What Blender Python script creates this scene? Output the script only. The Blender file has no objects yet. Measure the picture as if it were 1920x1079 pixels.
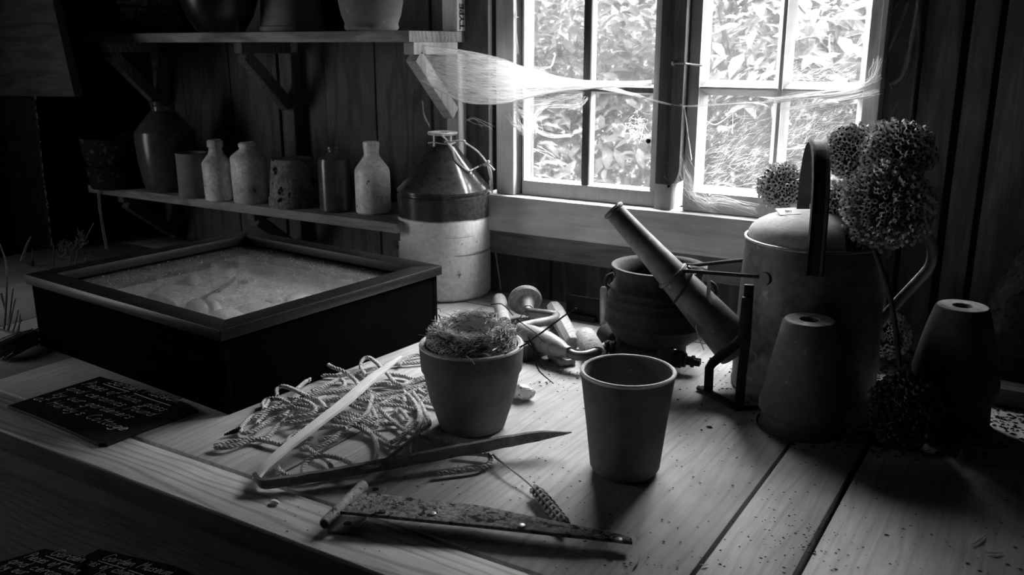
import bpy, bmesh, math, random
import numpy as np
from mathutils import Vector, Matrix, noise as mnoise
random.seed(7)
C = bpy.context.scene.collection
SC = bpy.context.scene

# ------------------------------------------------------------------ camera, sky, exposure
F_PX, PITCH, YAW, EYE = 1700.0, math.radians(15.0), math.radians(31.5), 0.6
cam_d = bpy.data.cameras.new('camera')
cam_d.sensor_width = 36.0
cam_d.lens = F_PX * 36.0 / 1920.0
cam_d.clip_start = 0.02
cam_d.dof.use_dof = True
cam_d.dof.focus_distance = 1.5
cam_d.dof.aperture_fstop = 8.0
cam = bpy.data.objects.new('camera', cam_d)
C.objects.link(cam)
cam.location = (0, 0, EYE)
cam.rotation_euler = (math.radians(90) - PITCH, 0, YAW)
SC.camera = cam

SKY = 58.0
world = bpy.data.worlds.new('overcast_sky')
SC.world = world
world.use_nodes = True
wn = world.node_tree.nodes
wl = world.node_tree.links
bg = wn['Background']
tc = wn.new('ShaderNodeTexCoord')
sx = wn.new('ShaderNodeSeparateXYZ')
wl.new(tc.outputs['Generated'], sx.inputs[0])
wr = wn.new('ShaderNodeValToRGB')
wr.color_ramp.elements[0].position = 0.0
wr.color_ramp.elements[0].color = (0.5, 0.5, 0.5, 1)
wr.color_ramp.elements[1].position = 0.9
wr.color_ramp.elements[1].color = (1, 1, 1, 1)
wl.new(sx.outputs['Z'], wr.inputs[0])
wl.new(wr.outputs[0], bg.inputs['Color'])
bg.inputs['Strength'].default_value = SKY

def area(name, loc, rot, sx_, sy_, power, portal=False):
    d = bpy.data.lights.new(name, 'AREA')
    d.shape = 'RECTANGLE'
    d.size, d.size_y = sx_, sy_
    d.energy = power
    o = bpy.data.objects.new(name, d)
    C.objects.link(o)
    o.location = loc
    o.rotation_euler = rot
    if portal:
        d.cycles.is_portal = True
    return o

WZ0, WZ1 = 0.24, 0.80            # window sill and head
WX0, WX1 = -1.19, -0.325         # window opening
area('window_portal', ((WX0 + WX1) / 2, 1.99, (WZ0 + WZ1) / 2), (-math.pi / 2, 0, 0), WX1 - WX0, WZ1 - WZ0, 1.0, True)
FILL_W = 2.3
area('left_fill', (-2.92, 0.18, 0.50), (math.radians(90), 0, math.radians(-52)), 0.5, 1.1, FILL_W).data.spread = math.radians(88)  # added fill lamp just inside the left wall, which has no opening

vs = SC.view_settings
vs.view_transform = 'Standard'
vs.look = 'None'
vs.gamma = 1.0
vs.use_curve_mapping = False
vs.exposure = 0.0
SC.cycles.use_denoising = True
SC.cycles.max_bounces = 8
SC.cycles.diffuse_bounces = 4
SC.cycles.transparent_max_bounces = 24
SC.cycles.caustics_reflective = False
SC.cycles.caustics_refractive = False
SC.cycles.sample_clamp_indirect = 6.0

# ------------------------------------------------------------------ measuring helpers (photo pixel -> point on a real plane)
_fw = np.array([-math.sin(YAW) * math.cos(PITCH), math.cos(YAW) * math.cos(PITCH), -math.sin(PITCH)])
_rt = np.array([math.cos(YAW), math.sin(YAW), 0.0])
_up = np.cross(_rt, _fw)
_o = np.array([0, 0, EYE])
def ray(x, y):
    return _fw * F_PX + _rt * (x - 960) - _up * (y - 539.5)
def onz(x, y, z=0.0):
    d = ray(x, y)
    return Vector(_o + d * (z - EYE) / d[2])
def ony(x, y, Y):
    d = ray(x, y)
    return Vector(_o + d * Y / d[1])
def onx(x, y, X):
    d = ray(x, y)
    return Vector(_o + d * X / d[0])
def proj(p):
    v = np.array(p) - _o
    d = v @ _fw
    return 960 + F_PX * (v @ _rt) / d, 539.5 - F_PX * (v @ _up) / d, d
def vz(bx, by, y):
    lo, hi = -1.0, 2.5
    for _ in range(45):
        m = (lo + hi) / 2
        if proj((bx, by, m))[1] > y: lo = m
        else: hi = m
    return (lo + hi) / 2
HV = Vector((-math.sin(YAW), math.cos(YAW), 0))
def px2m(p, n):
    return n * proj(p)[2] / F_PX
def base_at(cx, yb, hw, z=0.0):
    """centre of a round base whose front touches the plane z at pixel (cx, yb)"""
    g = onz(cx, yb, z)
    d = Vector((g.x, g.y, 0)).normalized()
    r = px2m(g, hw)
    return g + d * r
def prof_px(B, rows):
    """rows of (pixel y of the ring centre, pixel half width) -> (radius, height above B)"""
    out = []
    for y, hw in rows:
        z = vz(B.x, B.y, y)
        out.append((px2m((B.x, B.y, z), hw), z - B.z))
    return out

# ------------------------------------------------------------------ materials (all grey: the photograph is black and white)
def grey(v): return (v, v, v, 1)
def _mk(name):
    m = bpy.data.materials.new(name)
    m.use_nodes = True
    nt = m.node_tree
    return m, nt, nt.nodes['Principled BSDF']
def _coords(nt, scale):
    tc = nt.nodes.new('ShaderNodeTexCoord')
    oi = nt.nodes.new('ShaderNodeObjectInfo')
    ml = nt.nodes.new('ShaderNodeVectorMath'); ml.operation = 'SCALE'
    cmb = nt.nodes.new('ShaderNodeCombineXYZ')
    for i in range(3): nt.links.new(oi.outputs['Random'], cmb.inputs[i])
    nt.links.new(cmb.outputs[0], ml.inputs[0]); ml.inputs['Scale'].default_value = 37.0
    ad = nt.nodes.new('ShaderNodeVectorMath'); ad.operation = 'ADD'
    nt.links.new(tc.outputs['Object'], ad.inputs[0]); nt.links.new(ml.outputs[0], ad.inputs[1])
    mp = nt.nodes.new('ShaderNodeMapping')
    mp.inputs['Scale'].default_value = scale
    nt.links.new(ad.outputs[0], mp.inputs['Vector'])
    return mp.outputs[0], tc
def _ramp(nt, src, stops):
    r = nt.nodes.new('ShaderNodeValToRGB')
    el = r.color_ramp.elements
    el[0].position, el[0].color = stops[0][0], grey(stops[0][1])
    el[1].position, el[1].color = stops[-1][0], grey(stops[-1][1])
    for p, v in stops[1:-1]:
        e = el.new(p); e.color = grey(v)
    nt.links.new(src, r.inputs[0])
    return r.outputs[0]
def _noise(nt, vec, sc, det=4, rough=.6):
    n = nt.nodes.new('ShaderNodeTexNoise')
    n.inputs['Scale'].default_value = sc
    n.inputs['Detail'].default_value = det
    n.inputs['Roughness'].default_value = rough
    nt.links.new(vec, n.inputs['Vector'])
    return n.outputs['Fac']
def _mixc(nt, fac, a, b, mode='MIX'):
    m = nt.nodes.new('ShaderNodeMix'); m.data_type = 'RGBA'; m.blend_type = mode
    if isinstance(fac, (int, float)): m.inputs['Factor'].default_value = fac
    else: nt.links.new(fac, m.inputs['Factor'])
    for k, s in ((6, a), (7, b)):
        if isinstance(s, (int, float)): m.inputs[k].default_value = grey(s)
        else: nt.links.new(s, m.inputs[k])
    return m.outputs[2]
def _bump(nt, p, h, st, dist=.002):
    b = nt.nodes.new('ShaderNodeBump')
    b.inputs['Strength'].default_value = st
    b.inputs['Distance'].default_value = dist
    nt.links.new(h, b.inputs['Height'])
    nt.links.new(b.outputs[0], p.inputs['Normal'])
def plain(name, v, var=.25, sc=60, rough=.85, spec=.3, metal=0.0, bump=.3, speck=None, speck_sc=120, speck_at=.66, blotch=.25):
    """mottled surface; speck = value of small spots of wear or dirt"""
    m, nt, p = _mk(name)
    vec, tc_ = _coords(nt, (1, 1, 1))
    n1 = _noise(nt, vec, sc)
    n2 = _noise(nt, vec, sc * .17, 3)
    c = _ramp(nt, n1, [(.3, v * (1 - var)), (.7, v * (1 + var))])
    c2 = _ramp(nt, n2, [(.3, 1 - blotch), (.7, 1 + blotch)])
    c = _mixc(nt, 1.0, c, c2, 'MULTIPLY')
    if speck is not None:
        n3 = _noise(nt, vec, speck_sc, 3, .7)
        f = _ramp(nt, n3, [(speck_at, 0), (speck_at + .05, 1)])
        c = _mixc(nt, f, c, speck)
    nt.links.new(c, p.inputs['Base Color'])
    p.inputs['Roughness'].default_value = rough
    p.inputs['Specular IOR Level'].default_value = spec
    p.inputs['Metallic'].default_value = metal
    if bump: _bump(nt, p, n1, bump)
    return m
def wood(name, v, axis='X', var=.35, sc=1.0, rough=.7, spec=.3, bump=.35, ring=.3, speck=None, speck_at=.7):
    """grain stretched along one axis, with broad growth-ring bands and fine fibre"""
    m, nt, p = _mk(name)
    s = {'X': (1.5, 22, 22), 'Y': (22, 1.5, 22), 'Z': (22, 22, 1.5)}[axis]
    vec, tc_ = _coords(nt, tuple(k * sc for k in s))
    vec2, _t = _coords(nt, tuple((1.2 if k < 5 else 7.0) * sc for k in s))
    fib = _noise(nt, vec, 9, 5, .7)
    rg = nt.nodes.new('ShaderNodeTexWave')
    rg.wave_type = 'BANDS'
    rg.bands_direction = 'Y' if axis in 'XZ' else 'X'
    rg.inputs['Scale'].default_value = 2.6
    rg.inputs['Distortion'].default_value = 14.0
    rg.inputs['Detail'].default_value = 2.0
    rg.inputs['Detail Scale'].default_value = .7
    nt.links.new(vec2, rg.inputs['Vector'])
    c = _ramp(nt, fib, [(.25, v * (1 - var)), (.75, v * (1 + var))])
    c2 = _ramp(nt, rg.outputs['Fac'], [(.0, 1.0), (.6, 1.0), (1.0, 1 - ring)])
    c = _mixc(nt, 1.0, c, c2, 'MULTIPLY')
    n2 = _noise(nt, _t.outputs['Object'], 6, 3)
    c = _mixc(nt, 1.0, c, _ramp(nt, n2, [(.3, .8), (.7, 1.15)]), 'MULTIPLY')
    if speck is not None:
        n3 = _noise(nt, _t.outputs['Object'], 150, 3, .75)
        c = _mixc(nt, _ramp(nt, n3, [(speck_at, 0), (speck_at + .04, 1)]), c, speck)
    nt.links.new(c, p.inputs['Base Color'])
    p.inputs['Roughness'].default_value = rough
    p.inputs['Specular IOR Level'].default_value = spec
    if bump: _bump(nt, p, fib, bump, .001)
    return m
def two_tone(name, zsplit, lo, hi, rough_lo, rough_hi):
    """glaze dipped over the shoulder: changes at a height on the vessel itself"""
    m, nt, p = _mk(name)
    tc_ = nt.nodes.new('ShaderNodeTexCoord')
    sp = nt.nodes.new('ShaderNodeSeparateXYZ')
    nt.links.new(tc_.outputs['Object'], sp.inputs[0])
    n = _noise(nt, tc_.outputs['Object'], 14, 3)
    ma = nt.nodes.new('ShaderNodeMath'); ma.operation = 'MULTIPLY_ADD'
    nt.links.new(n, ma.inputs[0]); ma.inputs[1].default_value = .012
    nt.links.new(sp.outputs['Z'], ma.inputs[2])
    st = nt.nodes.new('ShaderNodeMapRange')
    st.inputs['From Min'].default_value = zsplit - .001
    st.inputs['From Max'].default_value = zsplit + .004
    nt.links.new(ma.outputs[0], st.inputs['Value'])
    n1 = _noise(nt, tc_.outputs['Object'], 90, 4)
    cl = _ramp(nt, n1, [(.3, lo * .8), (.7, lo * 1.12)])
    ch = _ramp(nt, n1, [(.3, hi * .6), (.7, hi * 1.5)])
    # throwing lines and stains on the pale half
    mp = nt.nodes.new('ShaderNodeMapping'); mp.inputs['Scale'].default_value = (2.5, 2.5, 75)
    nt.links.new(tc_.outputs['Object'], mp.inputs['Vector'])
    ln = _noise(nt, mp.outputs[0], 1.0, 3, .5)
    cl = _mixc(nt, _ramp(nt, ln, [(.635, 0), (.67, .8)]), cl, lo * .22)
    sp2 = _noise(nt, tc_.outputs['Object'], 40, 4, .7)
    cl = _mixc(nt, _ramp(nt, sp2, [(.67, 0), (.72, .8)]), cl, .08)
    c = _mixc(nt, st.outputs[0], cl, ch)
    nt.links.new(c, p.inputs['Base Color'])
    mr = nt.nodes.new('ShaderNodeMapRange')
    mr.inputs['To Min'].default_value = rough_lo
    mr.inputs['To Max'].default_value = rough_hi
    nt.links.new(st.outputs[0], mr.inputs['Value'])
    nt.links.new(mr.outputs[0], p.inputs['Roughness'])
    _bump(nt, p, n1, .15, .001)
    return m
def dusty_glass(name, dust_lo, dust_hi, sc=70, dv=.8, gloss=.08):
    m, nt, p = _mk(name)
    nt.nodes.remove(p)
    out = nt.nodes['Material Output']
    tr = nt.nodes.new('ShaderNodeBsdfTransparent')
    df = nt.nodes.new('ShaderNodeBsdfDiffuse'); df.inputs[0].default_value = grey(dv)
    tl = nt.nodes.new('ShaderNodeBsdfTranslucent'); tl.inputs[0].default_value = grey(dv)
    dm = nt.nodes.new('ShaderNodeMixShader'); dm.inputs[0].default_value = .5
    nt.links.new(df.outputs[0], dm.inputs[1]); nt.links.new(tl.outputs[0], dm.inputs[2])
    tc_ = nt.nodes.new('ShaderNodeTexCoord')
    n = _noise(nt, tc_.outputs['Object'], sc, 6, .75)
    n2 = _noise(nt, tc_.outputs['Object'], sc * .12, 3)
    f = _ramp(nt, n, [(.45, dust_lo), (.6, dust_lo * 1.6), (.69, dust_hi)])
    f = _mixc(nt, 1.0, f, _ramp(nt, n2, [(.3, .5), (.7, 1.3)]), 'MULTIPLY')
    mx = nt.nodes.new('ShaderNodeMixShader')
    nt.links.new(f, mx.inputs[0]); nt.links.new(tr.outputs[0], mx.inputs[1]); nt.links.new(dm.outputs[0], mx.inputs[2])
    gl = nt.nodes.new('ShaderNodeBsdfGlossy'); gl.inputs['Roughness'].default_value = .06
    lw = nt.nodes.new('ShaderNodeLayerWeight'); lw.inputs[0].default_value = .5
    pw = nt.nodes.new('ShaderNodeMath'); pw.operation = 'POWER'; pw.inputs[1].default_value = 4
    nt.links.new(lw.outputs['Facing'], pw.inputs[0])
    fr = nt.nodes.new('ShaderNodeMath'); fr.operation = 'MULTIPLY_ADD'; fr.inputs[1].default_value = gloss * 5; fr.inputs[2].default_value = .03
    nt.links.new(pw.outputs[0], fr.inputs[0])
    mx2 = nt.nodes.new('ShaderNodeMixShader')
    nt.links.new(fr.outputs[0], mx2.inputs[0]); nt.links.new(mx.outputs[0], mx2.inputs[1]); nt.links.new(gl.outputs[0], mx2.inputs[2])
    nt.links.new(mx2.outputs[0], out.inputs[0])
    return m
def web_mat(name, v, lo, hi, stretch=(3, 3, 60)):
    m, nt, p = _mk(name)
    nt.nodes.remove(p)
    out = nt.nodes['Material Output']
    tr = nt.nodes.new('ShaderNodeBsdfTransparent')
    df = nt.nodes.new('ShaderNodeBsdfDiffuse'); df.inputs[0].default_value = grey(v)
    tl = nt.nodes.new('ShaderNodeBsdfTranslucent'); tl.inputs[0].default_value = grey(v)
    dm = nt.nodes.new('ShaderNodeMixShader'); dm.inputs[0].default_value = .6
    nt.links.new(df.outputs[0], dm.inputs[1]); nt.links.new(tl.outputs[0], dm.inputs[2])
    mx = nt.nodes.new('ShaderNodeMixShader')
    if hi is None:
        mx.inputs[0].default_value = lo
    else:
        tc_ = nt.nodes.new('ShaderNodeTexCoord')
        mp = nt.nodes.new('ShaderNodeMapping'); mp.inputs['Scale'].default_value = stretch
        mp.inputs['Rotation'].default_value = (0, math.radians(-18), 0)
        nt.links.new(tc_.outputs['Object'], mp.inputs['Vector'])
        n = _noise(nt, mp.outputs[0], 2.0, 5, .7)
        nt.links.new(_ramp(nt, n, [(.35, lo), (.7, hi)]), mx.inputs[0])
    nt.links.new(tr.outputs[0], mx.inputs[1]); nt.links.new(dm.outputs[0], mx.inputs[2])
    nt.links.new(mx.outputs[0], out.inputs[0])
    return m

M = dict(
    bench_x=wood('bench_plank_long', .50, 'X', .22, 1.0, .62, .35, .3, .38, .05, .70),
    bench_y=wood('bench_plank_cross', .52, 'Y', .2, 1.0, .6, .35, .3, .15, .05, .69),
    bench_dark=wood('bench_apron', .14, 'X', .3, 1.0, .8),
    oldwood_z=wood('wall_board', .13, 'Z', .35, 1.0, .85, .15, .6, .3),
    oldwood_x=wood('old_rail', .20, 'X', .35, 1.0, .8, .2, .6, .3),
    backing=plain('wall_backing', .03, .3, 30, .95, .1),
    paint_x=wood('worn_paint_rail', .68, 'X', .16, 1.0, .6, .35, .25, .15, .1, .71),
    paint_z=wood('worn_paint_post', .7, 'Z', .16, 1.0, .6, .35, .25, .15, .1, .71),
    sash=wood('sash_paint', .58, 'Z', .12, 1.0, .55, .4, .2, .1, .12, .72),
    darkpost=wood('dark_post', .08, 'Z', .4, 1.0, .8, .2, .5),
    shelf=wood('shelf_board', .34, 'X', .35, 1.0, .8, .2, .5, .4),
    bracket=wood('bracket_wood', .5, 'Z', .2, 1.0, .75, .2, .4, .2),
    case=wood('case_stain', .004, 'X', .7, 1.6, .8, .0, .4, .2, .10, .76),
    case_top=wood('case_lid_stain', .013, 'X', .7, 1.6, .36, .3, .4, .2, .3, .75),
    sand=plain('case_sand', .55, .6, 160, .95, .1, 0, .6),
    china=plain('glazed_china', .7, .08, 40, .25, .5, 0, .05),
    china_dark=plain('dull_china', .4, .2, 50, .4, .4, 0, .1),
    slate=plain('slate', .018, .3, 50, .6, .2, 0, .4),
    chalk=plain('chalk_line', .92, .2, 200, .95, .05, 0, 0),
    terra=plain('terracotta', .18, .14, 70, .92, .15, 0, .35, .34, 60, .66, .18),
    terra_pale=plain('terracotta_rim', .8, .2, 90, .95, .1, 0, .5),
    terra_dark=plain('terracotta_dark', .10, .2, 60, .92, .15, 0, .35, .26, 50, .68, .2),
    rusty_pot=plain('spalled_pot', .2, .5, 120, .95, .1, 0, .8, .01, 28, .60, .3),
    stone_w=plain('stoneware_white', .85, .2, 120, .4, .45, 0, .15, .06, 75, .63, .25),
    stone_g=plain('stoneware_grey', .66, .3, 120, .45, .4, 0, .15, .10, 60, .64, .35),
    stone_d=plain('stoneware_brown', .07, .3, 40, .22, .5, 0, .1),
    black_pot=plain('black_glaze', .008, .3, 40, .3, .4, 0, .1),
    sooty=plain('sooty_tin', .012, .5, 60, .8, .2, 0, .6, .10, 45, .6, .3),
    mid_pot=plain('clay_mid', .22, .15, 50, .85, .2, 0, .3),
    iron=plain('cast_iron', .026, .4, 90, .72, .25, .1, .6),
    iron_black=plain('black_iron', .012, .4, 80, .6, .3, .2, .5),
    rust=plain('rusty_strap', .17, .6, 160, .9, .2, 0, 1.0, .012, 70, .56, .4),
    galv=plain('galvanised_steel', .14, .3, 60, .55, .4, .35, .2, .28, 26, .64, .5),
    steel=plain('worn_steel', .35, .2, 60, .4, .5, .7, .15),
    tool_wood=wood('turned_wood', .30, 'X', .25, 2.0, .5, .4, .25, .25),
    bark=plain('barky_wood', .38, .35, 140, .9, .15, 0, .8, .1, 90, .62, .2),
    lath=wood('split_lath', .86, 'Y', .12, 1.0, .75, .2, .4, .04),
    lath_bark=plain('lath_bark', .20, .3, 120, .9, .15, 0, .5, .4, 90, .68, .25),
    hood=plain('dusty_hood', .42, .15, 90, .8, .3, .1, .3, .1, 60, .68, .25),
    rope=plain('sisal_rope', .5, .25, 300, .95, .1, 0, .5),
    cord=plain('thin_cord', .6, .2, 300, .9, .1, 0, .3),
    dark_board=wood('dark_board', .07, 'X', .35, 1.0, .85, .1, .6, .3),
    dark_cloth=plain('dark_cloth', .035, .4, 90, .98, .05, 0, .8, None, 1, 1, .4),
    nest_fibre=plain('nest_fibre', .92, .3, 120, .9, .15, 0, .2),
    handle_wood=wood('handle_wood', .34, 'Y', .25, 2.0, .65, .25, .3, .2),
    seed_shade=plain('shaded_capsule', .16, .35, 250, .9, .15, 0, .4),  # darker copy of the seed capsule, shade put into its colour
    worn_iron=plain('worn_iron', .16, .25, 60, .5, .4, .4, .15),
    rust_pale=plain('rubbed_iron', .32, .4, 140, .7, .3, .1, .6, .05, 60, .62, .3),
    lit_top=plain('lit_pot_base', .42, .25, 120, .95, .1, 0, .5, .15, 50, .66, .2),  # pale tone stands for window light on the pot tops
    fleck=plain('pale_fleck', .8, .2, 100, .9, .1, 0, 0),
    stalk=plain('flower_stalk', .20, .3, 120, .9, .15, 0, .3),
    hank=plain('raffia', .34, .35, 120, .95, .1, 0, .3),
    edge=wood('shaded_edge', .10, 'X', .35, 1.0, .85, .1, .5, .2),  # dark tone stands for shade on the bench front
    straw=plain('dry_straw', .5, .3, 120, .9, .15, 0, .3),
    moss=plain('nest_moss', .34, .5, 220, .98, .05, 0, 1.0),
    twig=plain('dark_twig', .06, .4, 150, .85, .2, 0, .4),
    seed=plain('seed_capsule', .75, .35, 250, .9, .15, 0, .4),
    seed_core=plain('seed_core', .05, .35, 250, .9, .15, 0, .4),
    soil=plain('dry_soil', .035, .5, 200, .98, .05, 0, .6),
    sack=plain('sacking', .10, .4, 90, .98, .05, 0, .8, .03, 30, .6, .4),
    paper=plain('paper_tag', .8, .05, 60, .8, .2, 0, .05),
    ink=plain('ink', .03, .1, 60, .8, .1, 0, 0),
    wheat=plain('wheat', .42, .3, 200, .85, .2, 0, .4),
    wall=plain('shed_wall', .06, .3, 20, .95, .1),
    ground=plain('garden_soil', .03, .4, 9, .95, .1),
    leaf=plain('hedge_leaf', .072, .45, 14, .7, .12, 0, .1, None, 1, 1, .5),
    branch=plain('hedge_branch', .02, .3, 30, .9, .1),
    pane=dusty_glass('dusty_pane', .03, .45, 60),
    case_glass=dusty_glass('dusty_case_glass', .15, .9, 300, .75),
    web=web_mat('spider_silk', .9, .75, None),
    web_sheet=web_mat('web_sheet', .95, .14, .46, (12, 12, 150)),
    web_thin=web_mat('web_thin', .9, .0, .22, (20, 20, 20)),
)

# ------------------------------------------------------------------ mesh building
class MB:
    def __init__(s): s.v = []; s.f = []
    def add(s, vs, fs):
        k = len(s.v)
        s.v += [tuple(p) for p in vs]
        s.f += [tuple(i + k for i in f) for f in fs]
        return s
    def box(s, lo, hi):
        (a, b, c), (d, e, f) = lo, hi
        return s.add([(a, b, c), (d, b, c), (d, e, c), (a, e, c), (a, b, f), (d, b, f), (d, e, f), (a, e, f)],
                     [(3, 2, 1, 0), (4, 5, 6, 7), (0, 1, 5, 4), (1, 2, 6, 5), (2, 3, 7, 6), (3, 0, 4, 7)])
    def obox(s, c, ax, ay, az):
        c, ax, ay, az = map(Vector, (c, ax, ay, az))
        vs = [c + ax * i + ay * j + az * k for k in (-1, 1) for (i, j) in ((-1, -1), (1, -1), (1, 1), (-1, 1))]
        return s.add(vs, [(3, 2, 1, 0), (4, 5, 6, 7), (0, 1, 5, 4), (1, 2, 6, 5), (2, 3, 7, 6), (3, 0, 4, 7)])
    def prism(s, pts, z0, z1):
        """upright prism over a counter-clockwise outline"""
        n = len(pts)
        vs = [(p[0], p[1], z0) for p in pts] + [(p[0], p[1], z1) for p in pts]
        fs = [tuple(range(n - 1, -1, -1)), tuple(range(n, 2 * n))]
        fs += [(i, (i + 1) % n, n + (i + 1) % n, n + i) for i in range(n)]
        return s.add(vs, fs)
    def loft(s, rings, cap=True, closed=True):
        n = len(rings[0]); vs = []; fs = []
        for r in rings: vs += [tuple(p) for p in r]
        m = n if closed else n - 1
        for i in range(len(rings) - 1):
            for j in range(m):
                a = i * n + j; b = i * n + (j + 1) % n
                fs.append((a, b, b + n, a + n))
        if cap and closed:
            fs.append(tuple(range(n - 1, -1, -1)))
            fs.append(tuple(range((len(rings) - 1) * n, len(rings) * n)))
        return s.add(vs, fs)
    def tube(s, pts, r, n=8, cap=True, flat=1.0, up=None):
        pts = [Vector(p) for p in pts]
        if not isinstance(r, (list, tuple)): r = [r] * len(pts)
        rings = []; nrm = None
        for i, p in enumerate(pts):
            t = (pts[min(i + 1, len(pts) - 1)] - pts[max(i - 1, 0)])
            if t.length < 1e-9: t = Vector((0, 0, 1))
            t.normalize()
            if nrm is None:
                a = Vector(up) if up is not None else (Vector((0, 0, 1)) if abs(t.z) < .9 else Vector((1, 0, 0)))
                nrm = (a - t * a.dot(t)).normalized()
            else:
                nrm = nrm - t * nrm.dot(t)
                nrm = nrm.normalized() if nrm.length > 1e-6 else t.orthogonal().normalized()
            b = t.cross(nrm)
            rings.append([p + (nrm * math.cos(2 * math.pi * k / n) * flat + b * math.sin(2 * math.pi * k / n)) * r[i] for k in range(n)])
        return s.loft(rings, cap)
    def lathe(s, prof, n=40, c=(0, 0, 0), sx=1.0, sy=1.0, rot=0.0, wob=0.0):
        """profile of (radius, height) from bottom outside round to wherever it ends; radius 0 closes"""
        vs = []; fs = []; idx = []
        ca, sa = math.cos(rot), math.sin(rot)
        for r, z in prof:
            if r <= 1e-6:
                idx.append([len(vs)]); vs.append((c[0], c[1], c[2] + z))
            else:
                row = []
                for k in range(n):
                    a = 2 * math.pi * k / n
                    rr = r * (1 + wob * math.sin(3 * a + z * 40) * .5 + wob * .5 * math.sin(5 * a + 1))
                    x, y = rr * math.cos(a) * sx, rr * math.sin(a) * sy
                    row.append(len(vs)); vs.append((c[0] + x * ca - y * sa, c[1] + x * sa + y * ca, c[2] + z))
                idx.append(row)
        for a, b in zip(idx, idx[1:]):
            if len(a) == 1 and len(b) == 1: continue
            for k in range(n):
                k2 = (k + 1) % n
                if len(a) == 1: fs.append((a[0], b[k2], b[k]))
                elif len(b) == 1: fs.append((a[k], a[k2], b[0]))
                else: fs.append((a[k], a[k2], b[k2], b[k]))
        return s.add(vs, fs)
    def ball(s, c, r, n=8, m=6, sc=(1, 1, 1)):
        prof = [(math.sin(math.pi * i / m) * r, -math.cos(math.pi * i / m) * r) for i in range(m + 1)]
        k = len(s.v)
        s.lathe(prof, n)
        for i in range(k, len(s.v)):
            v = s.v[i]; s.v[i] = (c[0] + v[0] * sc[0], c[1] + v[1] * sc[1], c[2] + v[2] * sc[2])
        return s
    def build(s, name, mat, parent=None, loc=None, bevel=0.0, smooth=True, jitter=0.0, local=False, ang=.55):
        me = bpy.data.meshes.new(name)
        off = Vector((0, 0, 0))
        if not local:
            if parent is not None:
                off = world_loc(parent)
            elif loc is not None: off = Vector(loc)
        vs = [(v[0] - off.x, v[1] - off.y, v[2] - off.z) for v in s.v]
        me.from_pydata(vs, [], s.f)
        if bevel or smooth or jitter:
            bm = bmesh.new(); bm.from_mesh(me)
            if jitter:
                for v in bm.verts:
                    q = mnoise.noise_vector(Vector(v.co) * 37.0 + Vector((len(s.v), 1.7, 3.1)))
                    v.co += q * jitter
            if bevel:
                bmesh.ops.bevel(bm, geom=list(bm.edges), offset=bevel, segments=2, profile=.5, affect='EDGES', clamp_overlap=True)
            if smooth:
                for f in bm.faces: f.smooth = True
                for e in bm.edges:
                    if len(e.link_faces) == 2 and e.calc_face_angle(0) > ang: e.smooth = False
            bm.to_mesh(me); bm.free()
        me.materials.append(mat)
        o = bpy.data.objects.new(name, me)
        C.objects.link(o)
        if parent is not None: o.parent = parent
        elif not local: o.location = off
        return o
def world_loc(o):
    p = Vector((0, 0, 0))
    while o is not None:
        p = p + Vector(o.location); o = o.parent
    return p
def tag(o, label=None, cat=None, group=None, kind=None):
    if label: o['label'] = label
    if cat: o['category'] = cat
    if group: o['group'] = group
    if kind: o['kind'] = kind
    return o
def thing(name, loc, label=None, cat=None, group=None, rz=0.0, kind=None):
    o = bpy.data.objects.new(name, None)
    o.empty_display_size = .02
    C.objects.link(o)
    o.location = loc; o.rotation_euler = (0, 0, rz)
    return tag(o, label, cat, group, kind)
def spline(pts, step=6):
    """Catmull-Rom through the points"""
    P = [Vector(p) for p in pts]
    if len(P) < 3: return P
    P = [P[0] * 2 - P[1]] + P + [P[-1] * 2 - P[-2]]
    out = []
    for i in range(1, len(P) - 2):
        a, b, c, d = P[i - 1], P[i], P[i + 1], P[i + 2]
        for k in range(step):
            t = k / step
            out.append(.5 * ((2 * b) + (c - a) * t + (2 * a - 5 * b + 4 * c - d) * t * t + (3 * b - a - 3 * c + d) * t ** 3))
    out.append(P[-2])
    return out
def resample(pts, d):
    out = [pts[0]]; acc = 0.0
    for a, b in zip(pts, pts[1:]):
        L = (b - a).length; t = d - acc
        while t <= L and L > 0:
            out.append(a.lerp(b, t / L)); t += d
        acc = L - (t - d)
    out.append(pts[-1])
    return out
def rbox(name, lo, hi, mat, parent=None, bevel=.002, **kw):
    return MB().box(lo, hi).build(name, mat, parent, bevel=bevel, **kw)
rnd = random.uniform
# ------------------------------------------------------------------ the shed
FL = -0.85
RX0, RX1, RY0, CEIL = -3.15, 1.7, -1.7, 1.75
YB = 1.905                      # face of the back wall boards
def struct(name, label=None):
    return tag(thing(name, (0, 0, 0)), label, kind='structure')
def single(o, label=None):
    return tag(o, label, kind='structure')
single(rbox('floor', (RX0 - .1, RY0 - .1, FL - .1), (RX1 + .1, YB + .15, FL), M['wall'], bevel=0))
single(rbox('ceiling', (RX0 - .1, RY0 - .1, CEIL), (RX1 + .1, YB + .15, CEIL + .08), M['wall'], bevel=0))
single(rbox('wall_left', (RX0 - .1, RY0 - .1, FL), (RX0, YB + .15, CEIL), M['wall'], bevel=0))
single(rbox('wall_right', (RX1, RY0 - .1, FL), (RX1 + .1, YB + .15, CEIL), M['wall'], bevel=0))
single(rbox('wall_front', (RX0, RY0 - .1, FL), (RX1, RY0, CEIL), M['wall'], bevel=0))

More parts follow.
